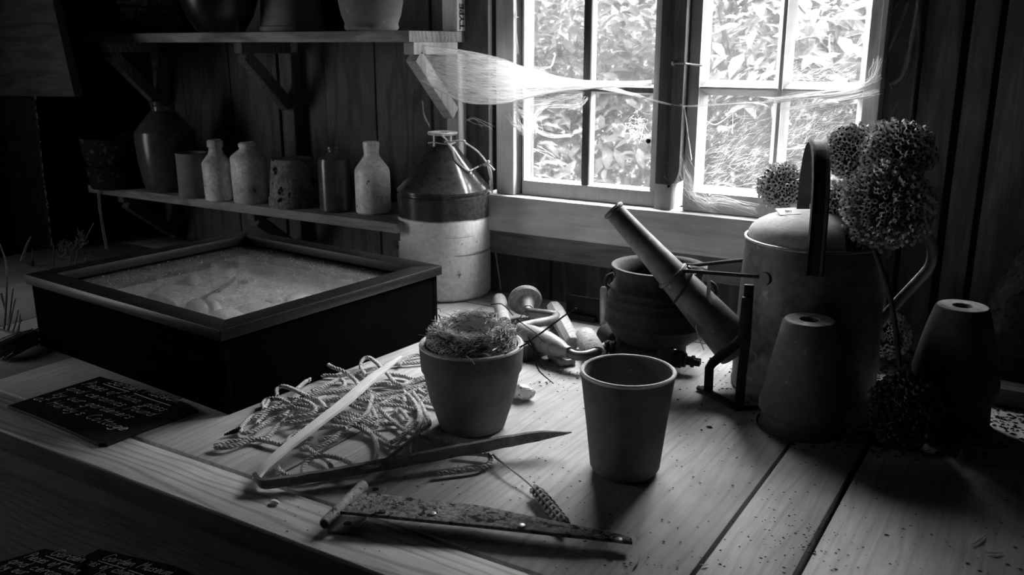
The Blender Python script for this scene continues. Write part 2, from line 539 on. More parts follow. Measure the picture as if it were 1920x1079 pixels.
wb = struct('wall_back', 'dark vertical board wall around the window')
def wall_board(x0, x1, z0, z1, dy=0.0):
    rbox('board', (x0 + .002, YB + dy, z0), (x1 - .002, YB + dy + .02, z1), M['oldwood_z'], wb, .0025)
sy0, sy1 = YB + .022, YB + .05
for lo, hi in (((RX0, sy0, FL), (WX0, sy1, CEIL)), ((WX1, sy0, FL), (RX1, sy1, CEIL)),
               ((WX0, sy0, FL), (WX1, sy1, WZ0)), ((WX0, sy0, WZ1), (WX1, sy1, CEIL))):
    rbox('backing', lo, hi, M['backing'], wb, 0)
random.seed(3)
xs = [-3.15, -2.98, -2.81, -2.64, -2.475, -2.31, -2.141, -1.946, -1.77, -1.59, -1.408, -1.235]
for a, b in zip(xs, xs[1:]): wall_board(a, b, FL, CEIL, rnd(-.004, .004))
xs = [-1.23, -1.056, -.89, -.72, -.55, -.38]
for a, b in zip(xs, xs[1:]): wall_board(a, b, FL, .12, rnd(-.003, .003))
for a, b in zip(xs, xs[1:]): wall_board(a, b, WZ1 + .03, CEIL)
xs = [-.262, -.191, -.134, .06, .24, .42, .6, .78, .96, 1.14, 1.32, 1.5, 1.7]
for i, (a, b) in enumerate(zip(xs, xs[1:])): wall_board(a + (.004 if i in (1, 2) else 0), b - (.004 if i in (0, 1) else 0), FL, CEIL, (-.004, .006, -.006, 0)[i % 4])
rbox('board', (WX1 + .003, YB - .012, FL), (-.268, YB + .02, CEIL), M['oldwood_z'], wb, .003)
# small pale peg block low on the wall, right of the can
rbox('peg_block', (-.292, YB - .025, .02), (-.274, YB - .012, .13), M['paint_z'], wb, .002)

# ------------------------------------------------------------------ window, two sashes in one opening
w1 = struct('window_1', 'left sash with four panes in the worn painted window frame')
w2 = struct('window_2', 'right sash with bevelled glazing bars and four dusty panes')
t1 = struct('trim_1', 'worn pale window sill board'); t2 = struct('trim_2', 'dark rail under the window sill')
t3 = struct('trim_3', 'pale post at the left of the window'); t4 = struct('trim_4', 'dark centre post between the two sashes')
YS = 1.868                       # room face of the sashes
YP = 1.85                        # room face of the posts
sill_z = ony(1040, 377, 1.83).z
apr_b = ony(1040, 447, 1.83).z
MB().box((-1.215, 1.83, apr_b), (-.295, YB, sill_z)).build('sill_board', M['paint_x'], t1, bevel=.003)
rb = ony(1040, 490, 1.855).z
MB().box((-1.235, 1.855, rb), (-.28, YB, apr_b + .002)).build('rail', M['oldwood_x'], t2, bevel=.003)
xl0, xl1 = ony(930, 200, YP).x, ony(963, 200, YP).x
MB().box((xl0, YP, sill_z), (xl1, YB + .02, CEIL)).build('post', M['paint_z'], t3, bevel=.003)
MB().box((xl1, YP + .035, sill_z), (xl1 + .012, YB + .02, CEIL)).build('stop', M['darkpost'], t3, bevel=.001)
xc0, xc1 = ony(1233, 200, YP).x, ony(1283, 200, YP).x
xm = ony(1262, 200, YP).x
zc = ony(1240, 346, YP).z
MB().box((xc0, YP, zc), (xm, YB + .02, CEIL)).build('post', M['darkpost'], t4, bevel=.003)
MB().box((xc0 - .002, YP + .004, sill_z), (xm + .003, YB + .02, zc + .002)).build('post_foot', M['bracket'], t4, bevel=.002)
# batten with its rounded lower end
pr = [(xm, YP - .012)]
b = MB(); prof = [(xm, CEIL), (xm, zc - .005)]
for k in range(7):
    a = math.pi / 2 * k / 6
    prof.append((xm + (xc1 - xm) * math.sin(a), zc + .045 - .045 * math.cos(a)))
prof.append((xc1, CEIL))
n = len(prof)
b.add([(x, YP - .012, z) for x, z in prof] + [(x, YB, z) for x, z in prof],
      [tuple(range(n)), tuple(range(2 * n - 1, n - 1, -1))] + [(i, n + i, n + (i + 1) % n, (i + 1) % n) for i in range(n)])
b.build('batten', M['oldwood_z'], t4)
MB().box((WX1 - .006, YP, sill_z), (WX1 + .004, YB + .02, CEIL)).build('stop', M['paint_z'], w2, bevel=.001)
for lo, hi in (((WX0 - .02, YP, WZ1), (WX1, YB + .04, WZ1 + .05)),):
    rbox('head', lo, hi, M['paint_x'], t3, .003)

def bar_h(x0, x1, z0, z1, parent, name, y0, y1, mat=None):
    return rbox(name, (x0, y0, z0), (x1, y1, z1), mat or M['sash'], parent, .0025)
def glazing(x0, x1, z0, z1, parent, y, bev=.010, dep=.014):
    """sloping putty bevel round a pane, four pieces in one ring"""
    o = [(x0, z0), (x1, z0), (x1, z1), (x0, z1)]
    i_ = [(x0 + bev, z0 + bev), (x1 - bev, z0 + bev), (x1 - bev, z1 - bev), (x0 + bev, z1 - bev)]
    vs = [(x, y, z) for x, z in o] + [(x, y + dep, z) for x, z in i_]
    fs = [(k, (k + 1) % 4, 4 + (k + 1) % 4, 4 + k) for k in range(4)]
    MB().add(vs, fs).build('glazing_bevel', M['sash'], parent, smooth=False)
def pane(x0, x1, z0, z1, parent, y):
    MB().box((x0, y, z0), (x1, y + .002, z1)).build('pane', M['pane'], parent, smooth=False)

# left sash
x0 = xl1 + .012; x1 = xc0 - .001
gx0, gm0, gm1, gx1 = ony(983, 200, YS).x, ony(1091, 200, YS).x, ony(1105, 200, YS).x, ony(1223, 200, YS).x
gz0 = ony(1040, 343, YS).z; sb = sill_z + .001
gz1 = WZ1 - .03
zm = ony(1150, 168, YS).z
YD = YS + .03
bar_h(x0, x1, sb, gz0, w1, 'bottom_rail', YS, YD)
bar_h(x0, x1, gz1, WZ1, w1, 'top_rail', YS, YD)
rbox('stile', (x0, YS, gz0), (gx0, YD, gz1), M['sash'], w1, .0025)
rbox('stile', (gx1, YS, gz0), (x1, YD, gz1), M['sash'], w1, .0025)
rbox('muntin', (gm0, YS + .002, gz0), (gm1, YD, gz1), M['darkpost'], w1, .002)
for a, b_ in ((gx0, gm0), (gm1, gx1)):
    bar_h(a, b_, zm - .006, zm + .006, w1, 'muntin', YS + .004, YD, M['darkpost'])
    for c, d in ((gz0, zm - .006), (zm + .006, gz1)):
        glazing(a, b_, c, d, w1, YS + .008, .005, .012)
        pane(a + .003, b_ - .003, c + .003, d - .003, w1, YS + .021)
b = MB().ball((ony(1217, 264, YS).x, YS - .004, ony(1217, 264, YS).z), .006, 8, 6, (1, .8, 1))
b.build('catch', M['iron_black'], w1)
# right sash
YS2 = YS - .006
x0 = xc1 + .001; x1 = WX1 - .007
gx0, gm0, gm1, gx1 = ony(1309, 200, YS2).x, ony(1446, 200, YS2).x, ony(1474, 200, YS2).x, ony(1616, 200, YS2).x
gz0 = ony(1340, 363, YS2).z
z_m = ony(1450, 168, YS2).z
z_a, z_b = z_m + .008, z_m - .010
bar_h(x0, x1, sb, gz0, w2, 'bottom_rail', YS2, YD)
bar_h(x0, x1, gz1, WZ1, w2, 'top_rail', YS2, YD)
rbox('stile', (x0, YS2, gz0), (gx0, YD, gz1), M['sash'], w2, .0025)
rbox('stile', (gx1, YS2, gz0), (x1, YD, gz1), M['sash'], w2, .0025)
mc = (gm0 + gm1) / 2
rbox('muntin', (mc - .004, YS2, gz0), (mc + .004, YD, gz1), M['sash'], w2, .001)
for a, b_ in ((gx0, mc - .004), (mc + .004, gx1)):
    bar_h(a, b_, z_m - .003, z_m + .003, w2, 'muntin', YS2 + .001, YD)
    for c, d in ((gz0, z_m - .003), (z_m + .003, gz1)):
        glazing(a, b_, c, d, w2, YS2 + .004, .013, .018)
        pane(a + .01, b_ - .01, c + .01, d - .01, w2, YS2 + .022)
hk = [ony(1263, 119, YP - .016), ony(1285, 119, YP - .018), ony(1306, 122, YS2 - .008), ony(1316, 123, YS2 - .002)]
MB().tube(hk, .0022, 8).ball(hk[0], .005).build('window_hook', M['steel'], w2)

# ------------------------------------------------------------------ garden outside
single(rbox('ground', (-9, 2.0, -.95), (7, 12, -.9), M['ground'], bevel=0))
random.seed(11)
hedge = thing('hedge', (-1.5, 3.1, -.9), 'broad-leaved bright garden hedge growing outside the window panes', 'hedge')
def leaf_mb(mb, c, d, up, L, W):
    """one lance-shaped leaf, folded along its midrib: 8 triangles"""
    d = d.normalized(); s = d.cross(up).normalized(); u = s.cross(d).normalized()
    k = L * .5
    mid = [c - d * k, c - d * k * .3 + u * L * .03, c + d * k * .35 + u * L * .02, c + d * k - u * L * .06]
    w = [0, W, W * .8, 0]
    l_ = [c - d * k * .3 + s * W * .5 + u * L * .09, c + d * k * .35 + s * W * .42 + u * L * .07]
    r_ = [c - d * k * .3 - s * W * .5 + u * L * .09, c + d * k * .35 - s * W * .42 + u * L * .07]
    mb.add(mid + l_ + r_, [(0, 1, 4), (1, 2, 5, 4), (2, 3, 5), (0, 6, 1), (1, 6, 7, 2), (2, 7, 3)])
def leaf_pose(front):
    x = rnd(-3.4, .6)
    z = rnd(-.1, .88)
    y = 2.75 + (0 if front else abs(random.gauss(0, .22))) + .12 * math.sin(x * 5 + z * 4) + .1 * math.sin(z * 7 - x * 3) + rnd(-.05, .05)
    y += max(0, z - .7) * .5
    d = Vector((rnd(-1, 1), rnd(-.9, .1), rnd(-.75, .45)))
    up = Vector((rnd(-.4, .4), -.55 + rnd(-.4, .4), 1))
    return Vector((x, y, z)), d, up, rnd(.05, .11)
protos = []
for k in range(6):
    m = MB(); L = 1.0
    leaf_mb(m, Vector((0, 0, 0)), Vector((1, 0, 0)), Vector((0, 0, 1)), 1.0, .36 + .05 * k % .2)
    o = m.build('leaf_shape', M['leaf'], None, local=True, smooth=True, ang=3)
    protos.append(o.data); bpy.data.objects.remove(o)
for k in range(300):
    c, d, up, L = leaf_pose(True)
    o = bpy.data.objects.new('leaf', protos[k % 6]); C.objects.link(o); o.parent = hedge
    d.normalize(); s = up.cross(d).normalized(); u = d.cross(s)
    mt = Matrix((d, s, u)).transposed().to_4x4()
    o.matrix_local = Matrix.Translation(c - Vector(hedge.location)) @ mt @ Matrix.Scale(L, 4)
m = MB()
for k in range(15000):
    c, d, up, L = leaf_pose(False)
    leaf_mb(m, c, d, up, L, L * rnd(.28, .4))
for k in range(4500):
    c = Vector((rnd(-3.8, .9), rnd(3.25, 3.6), rnd(-.3, .86)))
    leaf_mb(m, c, Vector((rnd(-1, 1), rnd(-.3, .3), rnd(-1, .6))), Vector((rnd(-.3, .3), -1, .3)), rnd(.12, .2), rnd(.06, .09))
tag(m.build('foliage', M['leaf'], hedge, smooth=False), kind='stuff')
m = MB()
for k in range(40):
    x = -3.3 + k * .1 + rnd(-.05, .05)
    pts = [Vector((x, 3.1, -.9))]
    for j in range(6): pts.append(pts[-1] + Vector((rnd(-.12, .12), rnd(-.1, .06), .32)))
    m.tube(pts, [.018, .016, .014, .012, .01, .008, .004], 5)
tag(m.build('branches', M['branch'], hedge, smooth=False), kind='stuff')

# ------------------------------------------------------------------ workbench
bench = thing('workbench', (-.8, 1.28, FL), 'wide worn plank workbench under the window', 'workbench')
T = .036
BX0, BX1 = -2.62, 1.1
rbox('front_shade_strip', (BX0, .7195, -T + .001), (BX1, .7222, -.003), M['edge'], bench, .001)  # added strip, its dark colour shades the front of the plank
rbox('front_plank', (BX0, .7222, -T), (BX1, .8125, 0), M['bench_x'], bench, .002)
rbox('back_plank', (BX0, 1.739, -T), (BX1, 1.862, 0), M['bench_x'], bench, .002)
for i, (a, b_) in enumerate(((BX0, -2.29), (-2.29, -1.962), (-1.962, -1.638), (-1.638, -1.275), (-1.275, -.912), (-.912, -.312), (-.312, -.2065), (-.2065, .1), (.1, .43), (.43, .76), (.76, BX1))):
    g = .0016 if i != 6 else .0016
    rbox('cross_plank', (a + g + (.003 if i in (6, 7) else 0), (.8215), -T + .001 * (i % 2)), (b_ - (g if i != 6 else .004), 1.736, -.0006 * (i % 3)), M['bench_y'], bench, .0015)
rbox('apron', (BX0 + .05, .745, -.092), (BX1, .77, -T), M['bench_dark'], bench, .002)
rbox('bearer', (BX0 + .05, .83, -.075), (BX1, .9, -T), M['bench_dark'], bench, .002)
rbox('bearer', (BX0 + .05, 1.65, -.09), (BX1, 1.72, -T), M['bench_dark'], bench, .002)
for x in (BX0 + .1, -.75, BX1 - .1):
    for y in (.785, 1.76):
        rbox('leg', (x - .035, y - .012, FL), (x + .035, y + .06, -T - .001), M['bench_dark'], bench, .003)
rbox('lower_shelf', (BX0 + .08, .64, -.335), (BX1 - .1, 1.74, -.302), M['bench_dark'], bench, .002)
# timber bar lying on the bench at the back right
bb = MB().box((-.16, 1.675, 0), (.9, 1.722, .032)).build('timber_bar', M['bench_dark'], None, loc=(.3, 1.7, 0), bevel=.002)
tag(bb, 'square timber bar lying along the bench behind the right-hand stacked pots', 'timber')

# ------------------------------------------------------------------ shelves
def bracket(parent, x, zt, yf, depth, drop, mat, w=.03):
    """arm under the shelf, post on the wall and a sloping brace"""
    arm = rbox('bracket_arm', (x - w, yf, zt - .028), (x, YB - .03, zt), mat, parent, .002)
    rbox('bracket_post', (x - w - .004, YB - .035, zt - drop), (x + .002, YB, zt - .028), mat, arm, .002)
    a = Vector((x - w / 2, yf + .018, zt - .03)); c = Vector((x - w / 2, YB - .042, zt - depth))
    d = (c - a).normalized(); n = Vector((0, d.z, -d.y))
    MB().obox((a + c) / 2, Vector((w / 2, 0, 0)), d * (a - c).length / 2, n * .017).build('brace', mat, arm, bevel=.002)
us = thing('wall_shelf', (-1.9, 1.9, .6), 'upper rough wooden shelf on sloping brackets with big pots on it', 'shelf')
rbox('shelf_board', (-2.492, 1.683, .606), (-1.303, YB, .631), M['shelf'], us, .002)
for x, mat in ((-1.303, M['bracket']), (-1.86, M['oldwood_z']), (-2.415, M['shelf'])):
    bracket(us, x, .606, 1.70, .17, .40, mat)
# tall stamped post at the shelf end
st = thing('stamped_post', (-1.32, 1.89, -.8), 'pale narrow post at the end of the upper shelf stamped with black letters', 'post')
rbox('timber', (-1.345, YB - .0345, .632), (-1.301, YB, CEIL - .01), M['paint_z'], st, .0015)
def flat_text(s, size, mat, parent, mtx, name='lettering', bold=0.0):
    cu = bpy.data.curves.new('txt', 'FONT'); cu.body = s; cu.size = size; cu.extrude = .0003; cu.offset = bold
    o = bpy.data.objects.new('txt', cu); C.objects.link(o)
    bpy.context.view_layer.update()
    me = bpy.data.meshes.new_from_object(o.evaluated_get(bpy.context.evaluated_depsgraph_get()))
    bpy.data.objects.remove(o)
    me.transform(mtx); me.materials.clear(); me.materials.append(mat)
    r = bpy.data.objects.new(name, me); C.objects.link(r); r.parent = parent
    return r
# letters read upwards on the window side of the post
mt = Matrix.Translation(Vector((-1.3006, 1.8985, .636)) - world_loc(st)) @ Matrix(((0, 0, 1, 0), (0, -1, 0, 0), (1, 0, 0, 0), (0, 0, 0, 1)))
flat_text('TYPE C', .027, M['ink'], st, mt, bold=.0008)
ls = thing('wall_shelf', (-1.9, 1.9, .16), 'lower wooden shelf below it holding old bottles and jars', 'shelf')
rbox('shelf_board', (-2.526, 1.66, .166), (-1.338, YB, .190), M['shelf'], ls, .002)
for x in (-1.36, -1.86, -2.415):
    bracket(ls, x, .166, 1.70, .14, .25, M['oldwood_z'])
# ------------------------------------------------------------------ round vessels
def vessel(name, mat, B, rows, label, cat, wall=.006, group=None, n=48, inner=True, rim=None, wob=0.0, foot=.003, solid_top=False):
    """rows: (radius, height) outside from foot to lip; gets a wall thickness and an inside"""
    prof = [(0, 0), (rows[0][0] - foot, 0)] + ([(rows[0][0], foot)] + rows[1:] if rows[0][1] <= .001 else rows)
    if solid_top: prof = prof + [(0, rows[-1][1])]
    elif inner:
        r, z = rows[-1]
        ins = [(max(rr - wall, .002), zz) for rr, zz in reversed(rows[1:])]
        prof = prof + [(r - wall * .35, z + wall * .3), (r - wall * .75, z + wall * .2)] + [(a, min(b, z) - .0008) for a, b in ins]
        prof = prof + [(max(rows[0][0] - wall, .002), wall), (0, wall)]
    o = MB().lathe(prof, n, wob=wob).build(name, mat, None, local=True)
    o.location = B
    return tag(o, label, cat, group)

# --- stoneware flagon
B = base_at(836, 568, 84)
rows = prof_px(B, [(556, 83), (540, 85), (450, 86), (400, 86), (356, 87)])
rows[0] = (rows[0][0], 0)
R = rows[-1][0]; zs = rows[-1][1]
zl = vz(B.x, B.y, 247) - B.z
rn = px2m((B.x, B.y, zl), 27)
fl = thing('flagon', B, 'large two-tone stoneware flagon with a dark glazed shoulder standing by the window', 'flagon')
body = [(0, 0), (R - .008, 0), (R - .002, .005), (R - .0005, .02)] + rows[1:-1] + [(R, zs - .008), (R - .003, zs - .006), (R - .003, zs - .002), (R, zs), (R, zs + .006), (R - .004, zs + .010)]
zn = zl - .033
for k in range(1, 9):
    t = k / 8
    body.append((R - .004 + (rn * .95 - R + .004) * t, zs + .010 + (zn - zs - .010) * (t ** 1.05)))
body += [(rn * .93, zn + .008), (rn * .93, zl - .0075)]
body += [(rn * .6, zl - .0075), (rn * .6, zn - .02), (0, zn - .02)]
zsplit = vz(B.x, B.y, 399) - B.z
MB().lathe(body, 64).build('body', two_tone('flagon_glaze', zsplit, .85, .042, .42, .17), fl, local=True)
lip = [(rn * .62, zl - .0075), (rn * .95, zl - .0075), (rn * 1.05, zl - .005), (rn * 1.07, zl - .002), (rn * 1.0, zl), (rn * .5, zl - .001), (rn * .45, zl - .003), (rn * .5, zl - .0075), (rn * .62, zl - .0075)]
tag(MB().lathe(lip, 40).build('lip', M['stone_g'], fl, local=True), 'pale worn lip')
# cord tied round its neck
axis = Vector((B.x, B.y, 0))
def on_cone(x, y, off=.004):
    """point of the flagon's near surface seen at a pixel"""
    d = ray(x, y); t = 1.0 / F_PX
    best = None
    for k in range(4000):
        p = Vector(_o + d * (.9 + k * .0005) / F_PX * 1.0)
        q = math.hypot(p.x - B.x, p.y - B.y)
        h = p.z - B.z
        if h > zl: rr = 0
        elif h > zn: rr = rn
        elif h > zs: rr = R + (rn - R) * (h - zs) / (zn - zs)
        else: rr = R
        if q < rr + off: return p
    return Vector(_o + d * (proj(B)[2]) / F_PX)
m = MB()
ring = [(B.x + rn * 1.0 * math.cos(a), B.y + rn * 1.0 * math.sin(a), B.z + zn + .008 + .002 * math.sin(3 * a)) for a in [i * .2 for i in range(33)]]
m.tube(ring[16:], .0015, 6)
loop = [on_cone(829, 254), on_cone(838, 264), on_cone(840, 270), on_cone(848, 280), on_cone(852, 292), on_cone(862, 308), on_cone(878, 321)]
kn = ony(913, 306, B.y - .02)
loop += [on_cone(884, 319, .006), on_cone(898, 312, .008), kn]
m.tube(spline(loop, 5), .0021, 6)
up_ = [Vector((B.x + rn * .7, B.y - rn * .75, B.z + zn + .012)), ony(868, 264, B.y - .03), ony(874, 269, B.y - .025), ony(893, 282, B.y - .02), ony(905, 295, B.y - .02), kn]
m.tube(spline(up_, 5), .0023, 6)
m.tube(spline([kn, ony(920, 312, B.y - .02), ony(927, 319, B.y - .02)], 3), .0026, 6)
Yc = B.y + .07
down = [kn, ony(921, 325, B.y + .02), ony(923, 370, Yc), ony(925, 430, Yc), ony(930, 480, Yc), ony(936, 520, Yc), ony(939, 546, Yc)]
down[-1].z = .003
m.tube(spline(down, 8), .0017, 6)
m.tube([kn, ony(917, 325, B.y - .01), on_cone(919, 336)], .0016, 5)
for dx in (-.004, .003): m.ball(kn + Vector((dx, dx * .4, dx)), .0042, 8, 6)
tag(m.build('cord', M['cord'], None, loc=kn), "thin pale cord tied round the big flagon's neck and hanging to the bench", 'cord')

# --- pots on the bench
def flower_pot(cx, yb, hwb, rows, mat, label, wall=.007, z=0.0, **kw):
    B = base_at(cx, yb, hwb, z)
    r = prof_px(B, rows)
    r = [(px2m(B, hwb), 0)] + r
    return vessel('flower_pot', mat, B, r, label, 'flower pot', wall, **kw), B, r
p1, B1, r1 = flower_pot(886, 822, 61, [(740, 80), (694, 90.5), (691, 93), (689, 94.5), (660, 97), (645, 98)], M['terra'], "terracotta pot with a bird's nest set on top, beside the rope", .009)
p2, B2, r2 = flower_pot(1170, 908, 60, [(870, 65), (800, 74), (730, 84), (696, 89)], M['terra'], 'empty tall terracotta pot with a chipped pale rim at front centre', .0046)
# pale worn rim of the empty pot
rr, zz = r2[-1]
ring = MB().lathe([(rr - .0050, zz - .001), (rr + .0006, zz - .002), (rr + .0008, zz + .0012), (rr - .001, zz + .0026), (rr - .0036, zz + .0026), (rr - .0050, zz + .001)] , 56, wob=.006)
ring.v.append(ring.v[0]); ring.v.pop()
o = ring.build('worn_rim', M['terra_pale'], p2, local=True); tag(o, 'pale chipped rim')
rr1, zz1 = r1[-1]
tag(MB().lathe([(rr1 - .0085, zz1 + .001), (rr1 - .004, zz1 + .0034), (rr1 - .0008, zz1 + .0022), (rr1 + .0004, zz1 - .0005)], 56, wob=.004).build('worn_rim', M['terra_pale'], p1, local=True), 'pale worn rim edge')
B1top = B1.z + r1[-1][1]

def inverted_pair(cx, yb, band, top, labels, mat):
    """two flower pots upside down, one nested on the other, so the lower rim shows beneath"""
    B = base_at(cx, yb, band[0])
    rows = [(px2m(B, band[0]), 0)] + prof_px(B, band[1])
    r, z = rows[-1]
    prof = [(rows[0][0] - .009, 0), (rows[0][0] - .002, 0), (rows[0][0], .003)] + rows[1:]
    hz = prof_px(B, top)[-1]
    inr = [(r - .004, z + .012), (hz[0] * .92, hz[1] - .02), (hz[0] * .9, hz[1] - .02)]
    prof = prof + [(r - .003, z + .001)] + inr + [(0, hz[1] - .02), (0, hz[1] - .028), (hz[0] * .8, hz[1] - .028)] + [(rows[0][0] - .009, 0)]
    lo = MB().lathe(prof, 48).build('flower_pot', mat, None, local=True); lo.location = B
    tag(lo, labels[0], 'flower pot')
    tr = prof_px(B, top)
    hole = tr[-1][0] * .31
    wall = .006
    prof = [(tr[0][0] - wall, tr[0][1]), (tr[0][0] - .001, tr[0][1]), (tr[0][0] + .0005, tr[0][1] + .002)] + tr[1:-1]
    R_, Z_ = tr[-1]
    prof += [(R_ + .0005, Z_ - .003), (R_ - .002, Z_), (hole + .002, Z_ - .0015), (hole, Z_ - .004), (hole, Z_ - .012), (R_ - wall, Z_ - .012)]
    prof += [(a - wall, b_) for a, b_ in reversed(tr[1:-1])] + [(tr[0][0] - wall, tr[0][1])]
    hi = MB().lathe(prof, 56).build('flower_pot', mat, None, local=True); hi.location = (B.x, B.y, B.z)
    me = hi.data; dz = tr[0][1]
    for v in me.vertices: v.co.z -= dz
    hi.location.z += dz
    k = Z_ - dz
    MB().lathe([(hole + .0025, k - .001), (hole + .003, k + .0006), (R_ - .003, k + .0006), (R_ - .0015, k - .001)], 48).build('lit_base', M['lit_top'], hi, local=True)  # added thin disc, paler to imitate light on the upturned base
    tag(hi, labels[1], 'flower pot')
    return B, lo, hi
inverted_pair(1498, 829, (81, [(806, 79), (780, 72.5), (764, 68)]),
              [(771, 76), (765, 79), (750, 79), (741, 75.5), (728, 72.5), (690, 66), (640, 56), (600, 48)],
              ('lower flared terracotta pot of the upturned pair in front of the watering can', 'upper upturned terracotta pot with a round hole, in front of the watering can'), M['terra'])
inverted_pair(1772, 822, (72, [(792, 71), (745, 69), (724, 67)]),
              [(727, 76.5), (720, 79), (706, 79), (697, 75), (650, 66), (610, 57), (574, 47)],
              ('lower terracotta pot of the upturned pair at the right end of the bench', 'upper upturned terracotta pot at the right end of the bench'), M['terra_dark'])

# --- jars on the lower shelf
ZL = .190
def jar(name, mat, cx, yb, hwb, rows, label, cat='bottle', z=ZL, wall=.005, **kw):
    B = base_at(cx, yb, hwb, z)
    r = [(px2m(B, hwb), 0)] + prof_px(B, rows)
    return vessel(name, mat, B, r, label, cat, wall, **kw)
jar('stoneware_jar', M['stone_d'], 320, 362, 41, [(340, 46), (300, 52), (262, 54.5), (246, 54), (242, 51), (212, 26), (207, 20), (199, 20), (196, 22), (190, 21)], 'tall dark glazed jar with a conical shoulder at the left of the lower shelf', 'jar')
jar('clay_pot', M['mid_pot'], 366, 373, 28, [(340, 28), (300, 28), (291, 28.5), (287, 29)], 'small plain dark clay pot partly behind the first pale bottle', 'pot', wall=.004)
jar('stoneware_bottle', M['stone_g'], 412, 379, 25, [(372, 25), (320, 26.5), (306, 27), (302, 25), (288, 14), (280, 12), (277, 12), (275, 14.5), (265, 14.5), (263, 13)], 'small pale tall-collared bottle, leftmost pale bottle on the lower shelf', wall=.006)
jar('stoneware_bottle', M['stone_g'], 472, 384, 31, [(376, 31.5), (330, 33), (296, 33.5), (291, 31), (280, 16), (277, 14.5), (275, 16.5), (269, 16.5), (268, 14)], 'wide pale bottle with a low rolled lip, second pale bottle on the lower shelf', wall=.008)
jar('flower_pot', M['rusty_pot'], 553, 393, 46, [(385, 46.5), (369, 46.5), (366, 44), (330, 41), (301, 38), (297, 37)], 'squat spalled clay pot standing upside down among the bottles on the lower shelf', 'flower pot', solid_top=True, wob=.012)
jar('ink_bottle', M['stone_d'], 631, 400, 29, [(392, 30), (330, 30.5), (303, 30.5), (297, 29), (290, 15), (284, 11), (281, 11), (279, 13), (275, 12)], 'dark brown short-necked bottle between the upturned pot and the white bottle', wall=.006)
jar('stoneware_bottle', M['stone_w'], 701, 404, 32, [(396, 32.5), (350, 33), (321, 33), (315, 31), (300, 20), (293, 15), (288, 14), (270, 15.5), (267, 15)], 'white chipped bottle with a straight collar at the right end of the lower shelf', wall=.006)
# two nested sooty pails at the left end
Bn = base_at(222, 357, 46, ZL)
rw = [(px2m(Bn, 46), 0)] + prof_px(Bn, [(340, 48), (312, 51.5), (309, 53)])
vessel('sooty_pot', M['sooty'], Bn, rw, 'lower sooty tapered pot of the nested pair at the far left of the lower shelf', 'pot', .004)
z0 = rw[-1][1] - .022
Bu = Bn + Vector((-.006, .004, z0))
up2 = prof_px(Bn, [(318, 50), (290, 54), (262, 58), (258, 59)])
vessel('sooty_pot', M['sooty'], Bu, [(rw[-1][0] - .012, 0)] + [(r, z - z0) for r, z in up2 if z - z0 > .02], 'upper sooty pot set into another at the far left of the lower shelf', 'pot', .004)

# --- pots on the upper shelf
ZU = .631
def big(name, mat, cx, yb, hwb, rows_m, label, cat, **kw):
    B = base_at(cx, yb, hwb, ZU)
    r0 = px2m(B, hwb)
    return vessel(name, mat, B, [(r0, 0)] + [(r0 * a, h) for a, h in rows_m], label, cat, **kw), B, r0
lp, Bl, rl = big('lettered_pot', M['terra'], 283, 63, 63, [(1.0, .002), (1.0, .034), (.985, .037), (.93, .038), (.86, .10), (.77, .18), (.74, .2)], 'upturned dark pot with white handwriting at the left of the upper shelf', 'pot', solid_top=True)
big('round_pot', M['black_pot'], 415, 60, 42, [(1.1, .008), (1.45, .04), (1.75, .09), (1.8, .14), (1.65, .19), (1.5, .21)], 'round black glazed pot second from the left on the upper shelf', 'pot')
big('flower_pot', M['mid_pot'], 548, 60, 62, [(1.0, .004), (.99, .013), (.93, .016), (.92, .02), (.86, .10), (.78, .2)], 'upturned grey clay pot with a flared foot rim on the upper shelf', 'pot', solid_top=True)
big('bellied_jar', M['terra'], 697, 56, 50, [(1.02, .006), (.99, .014), (1.12, .035), (1.2, .06), (1.2, .085), (1.1, .12), (.9, .15), (.82, .17)], 'round-bellied pale jar at the right end of the upper shelf', 'jar')

